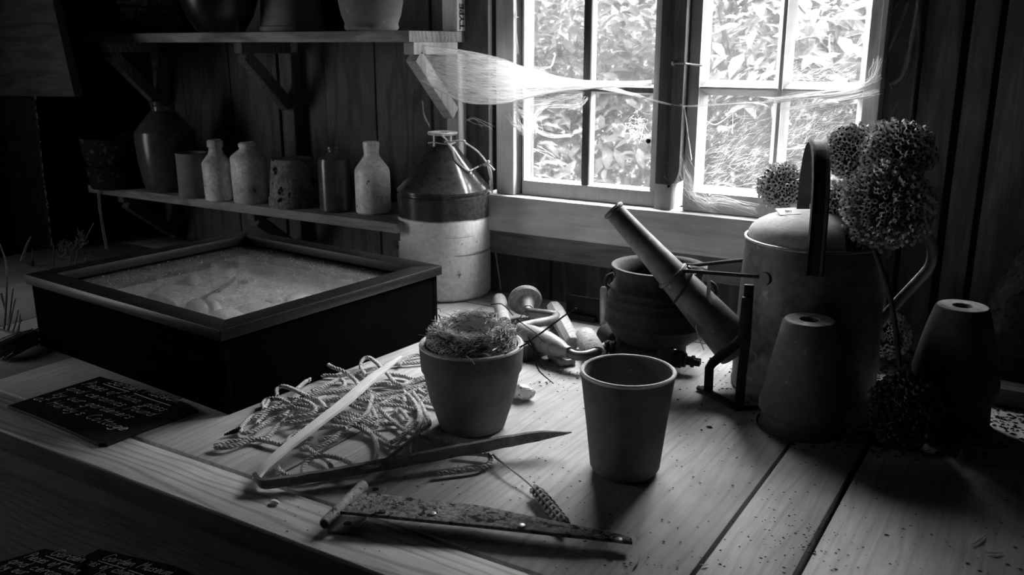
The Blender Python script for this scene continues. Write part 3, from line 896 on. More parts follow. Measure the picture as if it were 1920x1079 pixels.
# handwriting: single-stroke letters
GL = {
'G': (.66, [[(.6,.85),(.42,1),(.18,.93),(.03,.6),(.05,.2),(.25,0),(.5,.1),(.6,.42),(.35,.42)]]),
'a': (.54, [[(.42,.42),(.25,.52),(.05,.35),(.05,.1),(.2,0),(.38,.15),(.43,.5),(.43,.1),(.5,0)]]),
'r': (.42, [[(.05,.5),(.07,0)],[(.07,.3),(.2,.5),(.38,.48)]]),
'd': (.54, [[(.4,.4),(.25,.5),(.05,.3),(.08,.05),(.25,0),(.4,.2),(.46,1),(.43,.2),(.5,0)]]),
'e': (.48, [[(.05,.25),(.38,.3),(.35,.46),(.18,.52),(.04,.25),(.12,.02),(.4,.08)]]),
'n': (.48, [[(.05,.5),(.06,0)],[(.06,.3),(.22,.5),(.36,.4),(.39,0)]]),
'M': (.8, [[(.02,0),(.12,1),(.35,.35),(.6,1),(.7,0)]]),
'u': (.48, [[(.05,.5),(.06,.1),(.2,0),(.36,.15),(.38,.5),(.41,0)]]),
's': (.44, [[(.36,.45),(.18,.5),(.08,.38),(.3,.2),(.28,.03),(.02,.03)]]),
'm': (.68, [[(.04,.5),(.05,0)],[(.05,.3),(.18,.5),(.28,.4),(.3,0)],[(.29,.3),(.42,.5),(.54,.4),(.57,0)]]),
'P': (.5, [[(.05,0),(.1,1),(.4,.92),(.42,.62),(.1,.5)]]),
'i': (.2, [[(.06,.5),(.08,0)],[(.07,.72),(.09,.76)]]),
'c': (.46, [[(.38,.4),(.2,.5),(.04,.25),(.15,.01),(.4,.08)]]),
'o': (.48, [[(.2,.5),(.04,.3),(.1,.03),(.28,.02),(.38,.25),(.28,.48),(.2,.5)]]),
'f': (.42, [[(.4,.9),(.25,1),(.15,.7),(.1,-.3)],[(.0,.5),(.35,.52)]]),
'h': (.48, [[(.05,1),(.06,0)],[(.06,.3),(.22,.5),(.36,.4),(.38,0)]]),
',': (.24, [[(.08,.05),(.03,-.15)]]),
'g': (.5, [[(.4,.42),(.22,.5),(.05,.3),(.1,.05),(.3,.1),(.4,.45),(.38,-.25),(.2,-.38),(.0,-.28)]]),
'l': (.24, [[(.08,1),(.06,.1),(.16,0)]]),
'b': (.5, [[(.06,1),(.06,.02),(.28,0),(.4,.25),(.25,.48),(.06,.3)]]),
'y': (.48, [[(.04,.5),(.1,.15),(.25,.1),(.38,.5),(.3,-.2),(.12,-.38),(.0,-.3)]]),
't': (.4, [[(.15,.95),(.12,.1),(.22,0),(.34,.05)],[(.0,.58),(.32,.62)]]),
'H': (.64, [[(.05,1),(.03,0)],[(.5,1),(.5,0)],[(.04,.5),(.5,.52)]]),
"'": (.18, [[(.07,1),(.03,.78)]]),
'C': (.62, [[(.5,.88),(.3,1),(.06,.6),(.08,.15),(.3,0),(.52,.12)]]),
'p': (.48, [[(.05,.5),(.03,-.38)],[(.05,.35),(.22,.5),(.38,.3),(.25,.03),(.06,.1)]]),
'k': (.46, [[(.05,1),(.05,0)],[(.35,.5),(.07,.22),(.38,0)]]),
'j': (.28, [[(.12,.5),(.12,-.25),(.0,-.34)],[(.12,.72),(.13,.75)]]),
'v': (.42, [[(.03,.5),(.18,0),(.35,.5)]]),
' ': (.42, []),
}
def text_strokes(s):
    x = 0; out = []
    for ch in s:
        w, st_ = GL[ch]
        for l in st_: out.append([(x + a, b_) for a, b_ in l])
        x += w + .06
    return out, x
def write(mb, s, p0, p1, upv, nrm, hgt, r=.0009, slant=.35, bend=None):
    """handwriting with its baseline from p0 to p1"""
    st_, w = text_strokes(s)
    p0, p1 = Vector(p0), Vector(p1)
    e = (p1 - p0) / w
    en = (p1 - p0).normalized()
    for l in st_:
        pts = [p0 + e * a + (upv + en * slant) * b_ * hgt + nrm * .0004 for a, b_ in l]
        if len(pts) > 2: pts = spline(pts, 3)
        if bend: pts = [bend(p) for p in pts]
        mb.tube(pts, r, 5, flat=.45 if not bend else 1.0, up=nrm)
def flatp(pts_px, z): return [onz(x, y, z) for x, y in pts_px]

# slate on the bench
sl_z = .006
def slate_thing(outline, z0, th, label, rows, hgt, r, underl):
    pts = [onz(x, y, z0 + th) for x, y in outline]
    c = sum(pts, Vector()) / len(pts)
    t = thing('slate', (c.x, c.y, z0), label, 'slate')
    b_ = MB().prism([(p.x, p.y) for p in pts], z0, z0 + th)
    b_.build('slab', M['slate'], t, smooth=False, bevel=.0008)
    m = MB()
    for s, a, b2 in rows:
        A, E = onz(*a, z0 + th), onz(*b2, z0 + th)
        d = (E - A).normalized()
        write(m, s, A, E, Vector((-d.y, d.x, 0)), Vector((0, 0, 1)), hgt, r)
    for a, b2 in underl:
        m.tube([onz(*a, z0 + th + .0004), onz((a[0] + b2[0]) / 2, (a[1] + b2[1]) / 2 + .6, z0 + th + .0004), onz(*b2, z0 + th + .0004)], r * .8, 5, flat=.5)
    tag(m.build('lettering', M['chalk'], t, smooth=False), 'white chalk handwriting')
    return t
slate_thing([(14, 761), (60, 778), (120, 803), (184, 832), (200, 832), (280, 801), (372, 769), (350, 756), (188, 706), (120, 727)], 0, .006,
    'chalk-lettered roofing slate lying on the bench in front of the display case',
    [('Garden Museum', (200, 719), (333, 756)), ('Pieces of china, glass', (153, 722), (305, 773)), ('and ceramics found', (124, 731), (284, 782)),
     ('by our gardeners', (100, 741), (242, 787)), ("at Hardy's Cottage", (62, 749), (230, 809))], .021, .0013,
    [((194, 720), (243, 735)), ((252, 738), (320, 761))])
slate_thing([(140, 1100), (420, 1190), (460, 1130), (330, 1062), (186, 1030), (160, 1042)], -.302, .005,
    'chalk-lettered slate on the lower shelf, partly under another slate',
    [('Garden Museum', (190, 1050), (318, 1081)), ('ces of china, glass', (157, 1058), (292, 1098)), ('ics found', (175, 1079), (270, 1112))], .021, .0013,
    [((184, 1052), (235, 1067)), ((242, 1070), (310, 1092))])
slate_thing([(-60, 1068), (60, 1116), (110, 1100), (156, 1059), (157, 1046), (84, 1029), (20, 1048)], -.2968, .005,
    'narrow chalk-lettered slate at the left end of the lower shelf, overlapping the second',
    [('Garden', (93, 1041), (153, 1056)), ('Pieces of china,', (44, 1047), (146, 1078)), ('and cerami', (15, 1056), (112, 1086)), ('by our', (-4, 1066), (44, 1080))], .021, .0013,
    [((86, 1043), (137, 1059))])
# handwriting on the upturned pot of the upper shelf
m = MB()
for s, y, x0_, x1_, h in (('including veget', 9, 232, 322, .017), ('they may just', 24, 236, 318, .017), ('old lake spring', 37, 238, 330, .016)):
    st_, w = text_strokes(s)
    z = vz(Bl.x, Bl.y, y)
    hh = z - ZU
    rad = rl * (.93 - (hh - .038) * 1.1) + .0014
    th0 = math.atan2(-Bl.y, -Bl.x)            # towards the viewer
    a0 = math.asin(max(-.95, min(.95, (x0_ - 281) / F_PX * 2.9 / rad))); a1 = math.asin(max(-.95, min(.95, (x1_ - 281) / F_PX * 2.9 / rad)))
    for l in st_:
        pts = []
        q_ = [Vector((p[0], p[1], 0)) for p in l]
        for a, b_ in [(q.x, q.y) for q in (spline(q_, 3) if len(q_) > 2 else q_)]:
            an = th0 + a0 + (a1 - a0) * (a + .2 * b_) / w
            zz_ = z + b_ * h
            rq = rl * (.93 - (zz_ - ZU - .038) * 1.1) + .0012
            pts.append((Bl.x + rq * math.cos(an), Bl.y + rq * math.sin(an), zz_))
        m.tube(pts, .0011, 5)
tag(m.build('lettering', M['chalk'], lp, smooth=False), 'white chalk handwriting')

# ------------------------------------------------------------------ display case
corner = [Vector((-1.124, .938, 0)), Vector((-1.102, 1.495, 0)), Vector((-1.719, 1.561, 0)), Vector((-1.771, 1.004, 0))]
cc = sum(corner, Vector()) / 4
CA = math.radians(-4.6)
case = thing('display_case', cc, 'dark stained low display case with a dusty recessed glass lid', 'display case', rz=CA)
HX, HY = .316, .2775
H = .130
def cb(name, lo, hi, mat=M['case'], bev=.0015):
    return MB().box(lo, hi).build(name, mat, case, bevel=bev, local=True)
ix, iy = HX - .008, HY - .008
cb('side_panel', (-ix, -iy, 0), (ix, -iy + .014, H)); cb('side_panel', (-ix, iy - .014, 0), (ix, iy, H))
cb('side_panel', (-ix, -iy + .0142, 0), (-ix + .014, iy - .0142, H)); cb('side_panel', (ix - .014, -iy + .0142, 0), (ix, iy - .0142, H))
cb('case_floor', (-ix + .0142, -iy + .0142, .004), (ix - .0142, iy - .0142, .085), M['sand'], 0)
LW = .044
def lid_rail(a, b_, c, d):
    m = MB().prism([a, b_, c, d], H + .0025, H + .0225)
    return m.build('lid_rail', M['case_top'], case, bevel=.0018, local=True)
o = [(-HX, -HY), (HX, -HY), (HX, HY), (-HX, HY)]
i_ = [(-HX + LW, -HY + LW), (HX - LW, -HY + LW), (HX - LW, HY - LW), (-HX + LW, HY - LW)]
g = .0005
for k in range(4):
    k2 = (k + 1) % 4
    lid_rail(o[k], o[k2], i_[k2], i_[k])
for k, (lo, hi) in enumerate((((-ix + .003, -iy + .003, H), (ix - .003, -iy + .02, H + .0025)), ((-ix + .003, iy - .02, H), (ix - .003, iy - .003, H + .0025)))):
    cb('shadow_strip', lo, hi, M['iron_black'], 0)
for k in range(2):
    sgn = -1 if k == 0 else 1
    cb('rebate', (-HX + LW - .006, sgn * (HY - LW + .0) - (.006 if sgn < 0 else 0), .118), (HX - LW + .006, sgn * (HY - LW) + (0 if sgn < 0 else .006), H + .003), M['case'], 0)
    cb('rebate', (sgn * (HX - LW) - (.006 if sgn < 0 else 0), -HY + LW, .118), (sgn * (HX - LW) + (0 if sgn < 0 else .006), HY - LW, H + .003), M['case'], 0)
MB().box((-HX + LW - .004, -HY + LW - .004, .125), (HX - LW + .004, HY - LW + .004, .128)).build('glass', M['case_glass'], case, local=True, smooth=False)
random.seed(61)
m = MB()
for k in range(900):
    x, y = rnd(-HX + LW, HX - LW), rnd(-HY + LW, HY - LW)
    r = rnd(.0004, .0011) if k % 12 else rnd(.001, .0022)
    a = rnd(0, 6)
    m.add([(x + r * math.cos(a + j * 2.1) * rnd(.6, 1.4), y + r * math.sin(a + j * 2.1), .1282) for j in range(3)] + [(x, y, .1282 + r * .6)], [(0, 1, 3), (1, 2, 3), (2, 0, 3), (2, 1, 0)])
for k in range(150):
    if k % 2: x, y = rnd(-HX, HX), random.choice((-1, 1)) * rnd(HY - LW, HY - .003)
    else: x, y = random.choice((-1, 1)) * rnd(HX - LW, HX - .003), rnd(-HY, HY)
    r = rnd(.0003, .0009); a = rnd(0, 6)
    m.add([(x + r * math.cos(a + j * 2.1) * rnd(.6, 1.6), y + r * math.sin(a + j * 2.1), H + .0226) for j in range(3)] + [(x, y, H + .0226 + r * .6)], [(0, 1, 3), (1, 2, 3), (2, 0, 3), (2, 1, 0)])
tag(m.build('dust_flecks', M['fleck'], case, local=True, smooth=False), 'pale dust flecks', kind='stuff')
ZS = .0855
def shard(pts_px, mat, label, curve=0.0, th=.004, z=ZS, tilt=0.0):
    pts = [onz(x, y, z) for x, y in pts_px]
    c = sum(pts, Vector()) / len(pts)
    n = len(pts)
    # fan with a raised middle gives the curve of a broken bowl
    def lift(p, s): return z + curve * s + tilt * ((p - c).x)
    vs = [(p.x, p.y, lift(p, 0) + .0) for p in pts] + [((p.x + c.x) / 2, (p.y + c.y) / 2, lift((p + c) / 2, .75)) for p in pts] + [(c.x, c.y, lift(c, 1))]
    vs += [(v[0], v[1], v[2] + th) for v in vs]
    q = 2 * n + 1
    fs = []
    for k in range(n):
        k2 = (k + 1) % n
        fs += [(k2, k, n + k, n + k2), (n + k2, n + k, 2 * n)]
        fs += [(q + k, q + k2, q + n + k2, q + n + k), (q + n + k, q + n + k2, q + 2 * n)]
        fs.append((k, k2, q + k2, q + k))
    mn = min(v[2] for v in vs)
    vs = [(a, b_, c_ - mn + z) for a, b_, c_ in vs]
    return tag(MB().add(vs, fs).build('china_shard', mat, None, loc=(c.x, c.y, z), ang=.9), label, 'shard')
def arc_px(cx, cy, rx, ry, a0=0, a1=360, n=14):
    return [(cx + rx * math.cos(math.radians(a0 + (a1 - a0) * k / n)), cy - ry * math.sin(math.radians(a0 + (a1 - a0) * k / n))) for k in range(n + (0 if a1 - a0 == 360 else 1))]
shard([(405, 511), (420, 515), (436, 512), (446, 507), (440, 518), (430, 523), (412, 521)], M['china'], 'small curved white china fragment at the middle of the display case', .008)
shard(arc_px(425, 600, 36, 17), M['china'], 'round white plate fragment at the near corner of the display case', .012, .005)
shard([(345, 585), (352, 570), (372, 564), (390, 571), (400, 588), (385, 596), (360, 595)], M['china_dark'], 'dark bowl fragment left of the white plate in the display case', .016)
shard([(374, 569), (395, 566), (415, 575), (420, 590), (404, 596), (390, 580)], M['china'], 'pale striped bowl fragment beside the white plate in the display case', .014)
shard([(440, 582), (462, 573), (500, 570), (528, 578), (500, 590), (466, 596), (444, 594)], M['china'], 'broad pale plate fragment right of the round one in the display case', .01)
shard([(322, 532), (324, 562), (300, 560), (280, 556), (300, 542)], M['china_dark'], 'triangular grey pottery fragment at the left of the display case', .01)
shard([(345, 527), (356, 522), (374, 523), (380, 530), (366, 536), (350, 535)], M['china_dark'], 'round dull stopper-like fragment in the display case', .014)
shard([(378, 563), (402, 550), (420, 560), (416, 566)], M['china'], 'narrow white china splinter in the display case', .004)
shard([(538, 564), (540, 556), (562, 552), (584, 556), (574, 566), (556, 570), (540, 572)], M['china'], 'pale jagged fragment near the front rail of the display case', .008)
shard([(452, 529), (462, 527), (466, 531), (456, 534)], M['iron_black'], 'tiny black fragment on the sand of the display case', .003)
shard([(286, 552), (296, 556), (310, 562), (330, 566), (330, 574), (300, 570), (280, 560)], M['china_dark'], 'low brown pottery fragment by the left rail of the display case', .01)
shard([(498, 566), (512, 563), (526, 566), (510, 570)], M['china_dark'], 'flat dark sliver near the front of the display case', .003)
st_ = [onz(364, 568, ZS + .006), onz(380, 560, ZS + .006), onz(410, 545, ZS + .006), onz(436, 527, ZS + .006), onz(440, 522, ZS + .006)]
tag(MB().tube(st_, [.006, .004, .0045, .004, .003], 8).ball(st_[0], .008, 8, 6).build('clay_pipe', M['sooty'], None, loc=st_[0]), 'thin dark pipe stem lying across the display case', 'pipe')

# ------------------------------------------------------------------ watering can
CBx, CBy = -.360, 1.60
def canr(y, hw): return px2m((CBx, CBy, vz(CBx, CBy, y)), hw)
CB = Vector((CBx, CBy, 0))
can = thing('watering_can', CB, 'big galvanised watering can with a long tied-up spout by the window', 'watering can')
zt = vz(CBx, CBy, 445)
axang = math.atan2(-CBy, -CBx)          # towards the viewer
R0 = canr(445, 126); Rb = canr(720, 129)
prof = [(0, .004), (Rb - .004, .004), (Rb, 0), (Rb + .0015, .006), (Rb, .012)]
for k in range(1, 9):
    t = k / 9; prof.append((Rb + (R0 - Rb) * t + .001 * math.sin(t * 3.1), .012 + (zt - .014) * t))
prof += [(R0, zt - .004)]
prof2 = prof + [(R0 - .0025, zt - .004), (R0 - .003, .02), (0, .02)]
MB().lathe(prof2, 64).build('body', M['galv'], can, local=True)
tor = [(R0 + .003 * math.cos(a) , zt - .002 + .003 * math.sin(a)) for a in [math.pi * 2 * k / 8 for k in range(9)]]
MB().lathe(tor, 64).build('rim', M['steel'], can, local=True)
# domed half cover on the spout side
vw = Vector((CBx, CBy, 0)).normalized()          # away from the viewer, level
uw = Vector((vw.y, -vw.x, 0))                    # across, to the right
dome = MB()
rings = []
NA = 40
cut = .43
for j in range(9):
    t = j / 8
    row = []
    rr = (R0 - .004) * math.cos(t * math.pi / 2)
    hh = .046 * math.sin(t * math.pi / 2)
    for k in range(NA):
        a = 2 * math.pi * k / NA
        p = Vector((rr * math.cos(a), rr * math.sin(a), 0))
        s_ = p.dot(uw)
        lim = R0 * cut
        off = 0
        if s_ > lim: p = p - uw * (s_ - lim)
        row.append((p.x - uw.x * R0 * .12 * t, p.y - uw.y * R0 * .12 * t, zt - .001 + hh))
    rings.append(row)
dome.loft(rings, cap=True)
dome.build('hood', M['hood'], can, local=True, ang=.8)
# hoop handle from front to back over the top
zh = vz(CBx - .01, CBy - .02, 266)
def strap(pts, w, th, name, mat, parent, sidev, lip=True):
    """flat strap with rolled edges swept along pts; sidev is its width direction"""
    rings = []
    sec = [(-w, -th), (-w * .8, th * 1.5), (-w * .5, th * .5), (0, th * .9), (w * .5, th * .5), (w * .8, th * 1.5), (w, -th)]
    for i, p in enumerate(pts):
        t = (pts[min(i + 1, len(pts) - 1)] - pts[max(0, i - 1)]).normalized()
        s_ = (sidev - t * t.dot(sidev)).normalized()
        n_ = s_.cross(t)
        rings.append([p + s_ * a + n_ * b_ for a, b_ in sec])
    return MB().loft(rings).build(name, mat, parent)
hp = []
fx = CB + uw * .004 - vw * (R0 + .004)
bx = CB - uw * .022 + vw * (R0 - .004)
top_h = zh - zt
hp.append(fx + Vector((0, 0, zt - .04)))
hp.append(fx + Vector((0, 0, zt - .01)))
for k in range(0, 17):
    a = math.pi * k / 16
    q = CB + uw * (-.009 + .013 * math.cos(a)) - vw * math.cos(a) * (R0 * (.98 - .25 * math.sin(a)))
    hp.append(q + Vector((0, 0, zt + .02 + (top_h - .02) * math.sin(a) ** .8)))
hp.append(bx + Vector((0, 0, zt - .02)))
sd = (uw * 1.0 + vw * .0)
strap(hp, .0145, .003, 'hoop_handle', M['iron'], can, sd)
# spout
tip = ony(1147, 391, 1.46)
root = CB - uw * (Rb * .90) + Vector((0, 0, .072)) - vw * .045
sp = [root + (tip - root) * t for t in (0, .25, .5, .62, .8, 1.0)]
rad = [px2m(root, 43), .0345, .0282, .0252, .021, .0175]
sm = MB()
rings = []
d = (tip - root).normalized()
a_ = (Vector((0, 0, 1)) - d * d.z).normalized(); b_ = d.cross(a_)
for p, r in zip(sp, rad): rings.append([p + (a_ * math.cos(2 * math.pi * k / 28) + b_ * math.sin(2 * math.pi * k / 28)) * r for k in range(28)])
for r_ in (.015, .015):
    p = sp[-1] if len(rings) == 6 else sp[-1] - d * .05
    rings.append([p + (a_ * math.cos(2 * math.pi * k / 28) + b_ * math.sin(2 * math.pi * k / 28)) * r_ for k in range(28)])
sm.loft(rings); spt = sm.build('spout', M['galv'], can)
for t, rr in ((.52, .0288), (.985, .0185)):
    p = root + (tip - root) * t
    rg = [[p + d * dz + (a_ * math.cos(2 * math.pi * k / 28) + b_ * math.sin(2 * math.pi * k / 28)) * (rr + e) for k in range(28)] for dz, e in ((-.004, 0), (-.002, .0025), (.002, .0025), (.004, 0))]
    MB().loft(rg).build('spout_band', M['galv'], spt)
# wire stay from the body round the spout
ps = root + (tip - root) * .44
front = CB - uw * R0 * .72 - vw * R0 * .72; front.z = vz(front.x, front.y, 519)
lug = CB - uw * R0 * .62 - vw * R0 * .80; lug.z = front.z
back = CB - uw * R0 * .75 + vw * R0 * .6; back.z = vz(back.x, back.y, 484)
bend_f = ps + d * .0 + Vector((0, 0, .034)) - vw * .016
bend_b = ps + Vector((0, 0, .036)) + vw * .02
wire = [lug, front, bend_f + uw * .008, bend_f, (bend_f + bend_b) / 2 - uw * .012, bend_b, bend_b + uw * .01, back]
w_ = [lug, front] + spline([bend_f + uw * .008, bend_f, (bend_f + bend_b) / 2 - uw * .01, bend_b, bend_b + uw * .01], 4) + [back]
stay = MB().tube(w_, .0036, 10).build('stay_wire', M['iron'], can)
lg = MB().lathe([(0, -.001), (.011, -.001), (.012, .001), (.011, .004), (0, .005)], 16).build('lug', M['galv'], can, local=True)
nv = (lug - CB); nv.z = 0; nv.normalize()
lg.rotation_euler = nv.to_track_quat('Z', 'Y').to_euler(); lg.location = lug - CB
cl = [ps + (a_ * math.cos(t) + b_ * math.sin(t)) * .031 + d * .01 * math.cos(t) for t in [i * .25 for i in range(0, 26)]]
MB().tube(cl, .0022, 6).build('tie_wire', M['iron'], stay)
# back handle: round bar in a wide angle
hb = [(1622, 640), (1645, 612), (1690, 560), (1735, 512), (1747, 490), (1748, 465), (1738, 445), (1716, 434), (1680, 432), (1648, 436)]
hpts = [ony(x, y, CBy + .055) for x, y in hb]
hpts[0] = CB + uw * (Rb - .002) + Vector((0, 0, vz(CB.x + uw.x * Rb, CB.y + uw.y * Rb, 630)))
hpts[-1] = CB + uw * (R0 - .002) + vw * .01 + Vector((0, 0, zt - .03))
MB().tube(spline(hpts, 6), .0095, 12, flat=.7).build('back_handle', M['steel'], can)
# paper tag on the hood
tg = CB - uw * (R0 * .12 + .034) - vw * .012 + Vector((0, 0, zt + .0445))
q = MB().obox(tg, uw * .017 + Vector((0, 0, .002)), vw * .014 - uw * .005 + Vector((0, 0, .003)), Vector((0, 0, .0008)))
tp = q.build('paper_tag', M['paper'], None, loc=tg, smooth=False); tag(tp, 'small white inked paper tag lying on the watering can hood', 'tag')
m = MB()
for k in range(4): m.tube([tg + uw * (.005 - k * .003) + vw * s_ * .006 + Vector((0, 0, .0012 + .0003)) for s_ in (-1, 1)], .0006, 4)
m.tube([tg + uw * .006 + vw * .006 + Vector((0, 0, .0014)), tg - uw * .004 - vw * .006 + Vector((0, 0, .0012))], .0006, 4)
m.build('ink_marks', M['ink'], tp)
# raffia tie on the stay
m = MB()
kt = bend_b + uw * .012 - vw * .02 + Vector((0, 0, -.001))
for k in range(4):
    a = kt + Vector((rnd(-.004, .004), rnd(-.004, .004), 0))
    m.tube(spline([a + Vector((0, 0, .004)), ony(1325 + k, 510, kt.y), ony(1326 + k * 2, 560, kt.y - .01), ony(1328 + k * 3 + rnd(-2, 2), 608 + k * 4, kt.y - .01)], 4), .0013, 5)
m.tube(spline([kt + Vector((.004 * math.cos(a), .004 * math.sin(a), .004 * math.sin(a * .5))) for a in [i * .7 for i in range(20)]], 2), .0014, 5)
m.tube(spline([ony(1308, 585, kt.y - .01), ony(1305, 615, kt.y - .02), ony(1313, 640, kt.y - .03), ony(1320, 657, kt.y - .04)], 4), .0008, 5)
tag(m.build('raffia_tie', M['straw'], None, loc=kt), "raffia knotted on the watering can's wire stay with hanging ends", 'tie')
# ------------------------------------------------------------------ three-legged cauldron
KC = onz(1230, 637, .045)
KB = Vector((KC.x, KC.y, 0))
def kr(y, hw): return (px2m((KB.x, KB.y, vz(KB.x, KB.y, y)), hw), vz(KB.x, KB.y, y))
cau = thing('cauldron', KB, 'three-legged cast iron cauldron with ribbed bands behind the empty pot', 'cauldron')
rows = [kr(643, 40), kr(635, 66), kr(622, 83), kr(609, 91.5), kr(602, 94.3), kr(600, 96.8), kr(597, 95.5), kr(585, 96), kr(573, 95), kr(570, 96.8), kr(567, 94.8), kr(556, 93), kr(553, 94.6), kr(550, 92), kr(541, 88.5), kr(538, 90.5), kr(535, 87.5), kr(525, 81), kr(516, 79.5), kr(508, 82.5), kr(500, 88)]
ztop = rows[-1][1]; rt_ = rows[-1][0]
zb = rows[0][1] - .004
prof = [(0, zb)] + rows + [(rt_ + .001, ztop + .003), (rt_ - .004, ztop + .004), (rt_ - .012, ztop - .002)] + [(r - .009, z) for r, z in reversed(rows[3:-2])] + [(.05, zb + .02), (0, zb + .016)]
MB().lathe(prof, 72).build('body', M['iron'], cau, local=True, ang=1.6)
le = onz(1277, 664, 0) - KB
la = math.atan2(le.y, le.x)
for a in (0, 120, 240):
    an = math.radians(a) + la
    p = Vector((math.cos(an) * le.length * .88, math.sin(an) * le.length * .88, zb + .022)); e = Vector((math.cos(an) * le.length, math.sin(an) * le.length, 0))
    MB().tube([p, p.lerp(e, .5), e + Vector((0, 0, .006)), e], [.017, .012, .0095, .0105], 12).build('leg', M['iron'], cau, local=True)
for s_ in (-1, 1):
    c = Vector((0, 0, 0)) + uw * s_ * (rows[13][0] - .002) + vw * .02
    pts = [c + Vector((0, 0, rows[-4][1])) , c + uw * s_ * .012 + Vector((0, 0, rows[-5][1] + .003)), c + uw * s_ * .014 + Vector((0, 0, rows[12][1] + .006)), c + Vector((0, 0, rows[11][1]))]
    MB().tube(spline(pts, 4), .004, 8).build('ear', M['iron'], cau, local=True)

# ------------------------------------------------------------------ carpenter's brace lying behind the nest pot
br = thing('hand_brace', onz(1065, 655, 0), "carpenter's brace drill with a turned wooden pad and handle lying behind the nest pot", 'drill')
pc = onz(984, 562, .045)
neck = onz(1012, 578, .042)
ax = (neck - pc).normalized()
def turned(name, mat, p, ax, prof, parent, n=28, up=Vector((0, 0, 1))):
    a1 = (up - ax * ax.dot(up)).normalized(); a2 = ax.cross(a1)
    rings = [[p + ax * z + (a1 * math.cos(2 * math.pi * k / n) + a2 * math.sin(2 * math.pi * k / n)) * max(r, .0004) for k in range(n)] for r, z in prof]
    return MB().loft(rings).build(name, mat, parent)
ax = Vector((.50, -.62, -.25)).normalized()
turned('pad', M['tool_wood'], pc, ax, [(.0, -.018), (.016, -.016), (.029, -.011), (.037, -.002), (.0385, .004), (.036, .010), (.028, .013), (.022, .014), (.0185, .018), (.0165, .026), (.0145, .036), (.0135, .044)], br)
turned('ferrule', M['steel'], pc + ax * .042, ax, [(.0115, 0), (.0115, .008), (.009, .010)], br)
p_ = pc + ax * .05
rod = [p_, onz(1030, 590, .036), onz(1042, 592, .034), onz(1040, 599, .034), onz(1020, 604, .036), onz(990, 610, .037), onz(979, 613, .037), onz(974, 619, .036), onz(980, 624, .036)]
MB().tube(spline(rod, 5), .0098, 12).build('crank', M['worn_iron'], br)
h0 = onz(972, 619, .034); h1 = onz(1068, 663, .030)
hd = (h1 - h0); hl = hd.length; hd.normalize()
turned('handle', M['tool_wood'], h0, hd, [(.010, 0), (.017, .004)] + [(.0145 + .0085 * math.sin(math.pi * min(1, k / 12)) ** .8, .004 + (hl - .022) * k / 12) for k in range(1, 12)] + [(.0135, hl - .018), (.0125, hl - .012)], br)
turned('ferrule', M['steel'], h0 + hd * (hl - .014), hd, [(.0128, 0), (.0128, .012), (.010, .014)], br)
arm2 = [h1 - hd * .004, onz(1078, 667, .028), onz(1092, 668, .028), onz(1110, 664, .029), onz(1128, 655, .030), onz(1142, 647, .030)]
MB().tube(spline(arm2, 5), .0095, 12).build('crank', M['worn_iron'], br)
c0 = onz(1136, 651, .030); c1 = onz(1238, 668, .026)
cd = (c1 - c0); cl_ = cd.length; cd.normalize()
turned('chuck', M['iron'], c0, cd, [(.009, -.004), (.0135, 0), (.0135, .005), (.0105, .007), (.0105, .010), (.0145, .012), (.0145, .018), (.011, .020), (.0125, .024), (.017, .03), (.0175, .05), (.015, .07), (.013, cl_)], br)
MB().obox(c1 + cd * .02, cd * .024, Vector((-cd.y, cd.x, 0)).normalized() * .016, Vector((0, 0, .013))).build('jaw_block', M['iron'], br, bevel=.003)
j0 = c1 + cd * .042
turned('thumb_screw', M['iron_black'], j0, cd, [(.008, 0), (.014, .002), (.014, .007), (.009, .009), (.0085, .016), (.0115, .018), (.0115, .023), (.006, .024)], br, 20)
for s_ in (-1, 1):
    MB().obox(j0 + cd * .028 + Vector((-cd.y, cd.x, 0)).normalized() * .005 * s_, cd * .007, Vector((-cd.y, cd.x, 0)).normalized() * .0028, Vector((0, 0, .006))).build('jaw', M['iron_black'], br, bevel=.001)

# other tools
def rod_thing(name, mat, a, b_, prof, label, cat, n=24):
    a, b_ = Vector(a), Vector(b_)
    ax = (b_ - a).normalized()
    L = (b_ - a).length
    up = Vector((0, 0, 1))
    a1 = (up - ax * ax.dot(up)).normalized(); a2 = ax.cross(a1)
    rings = [[a + ax * z * L + (a1 * math.cos(2 * math.pi * (k + .5) / n) + a2 * math.sin(2 * math.pi * (k + .5) / n)) * r for k in range(n)] for r, z in prof]
    o = MB().loft(rings).build(name, mat, None, loc=(a.x, a.y, 0), ang=.4)
    return tag(o, label, cat)
rod_thing('tool_handle', M['handle_wood'], onz(1038, 578, .024), onz(1074, 645, .018), [(.014, 0), (.0185, .02), (.0195, .1), (.0185, .5), (.0165, .97), (.014, 1)], 'eight-sided pale wooden tool handle lying between the brace and the cauldron', 'handle', 8)
rod_thing('log_piece', M['bark'], onz(1096, 632, .022), onz(1118, 668, .022), [(.018, 0), (.0225, .05), (.0225, .9), (.019, 1)], 'short rough round wooden stub beside the cauldron', 'wood')
rod_thing('hollow_handle', M['handle_wood'], onz(936, 562, .03), onz(945, 606, .018), [(.010, .04), (.0115, 0), (.0155, .005), (.0165, .1), (.015, .6), (.014, 1)], 'pale tapered wooden handle standing out behind the nest', 'handle')
rod_thing('mallet_head', M['sooty'], onz(1134, 625, .022), onz(1160, 640, .022), [(.017, 0), (.0215, .06), (.0215, .9), (.018, 1)], 'small dark cylinder head lying against the cauldron', 'mallet')
sc = onz(1132, 607, 0)
scr = thing('scraper', sc, 'dark flat steel scraper blade on an upright shank left of the cauldron', 'scraper')
y_ = sc.y
pl = [ony(1062, 558, y_), ony(1130, 556, y_), ony(1131, 600, y_), ony(1061, 602, y_)]
c_ = sum(pl, Vector()) / 4
hx = (pl[1].x - pl[0].x) / 2; hz = (pl[0].z - pl[3].z) / 2
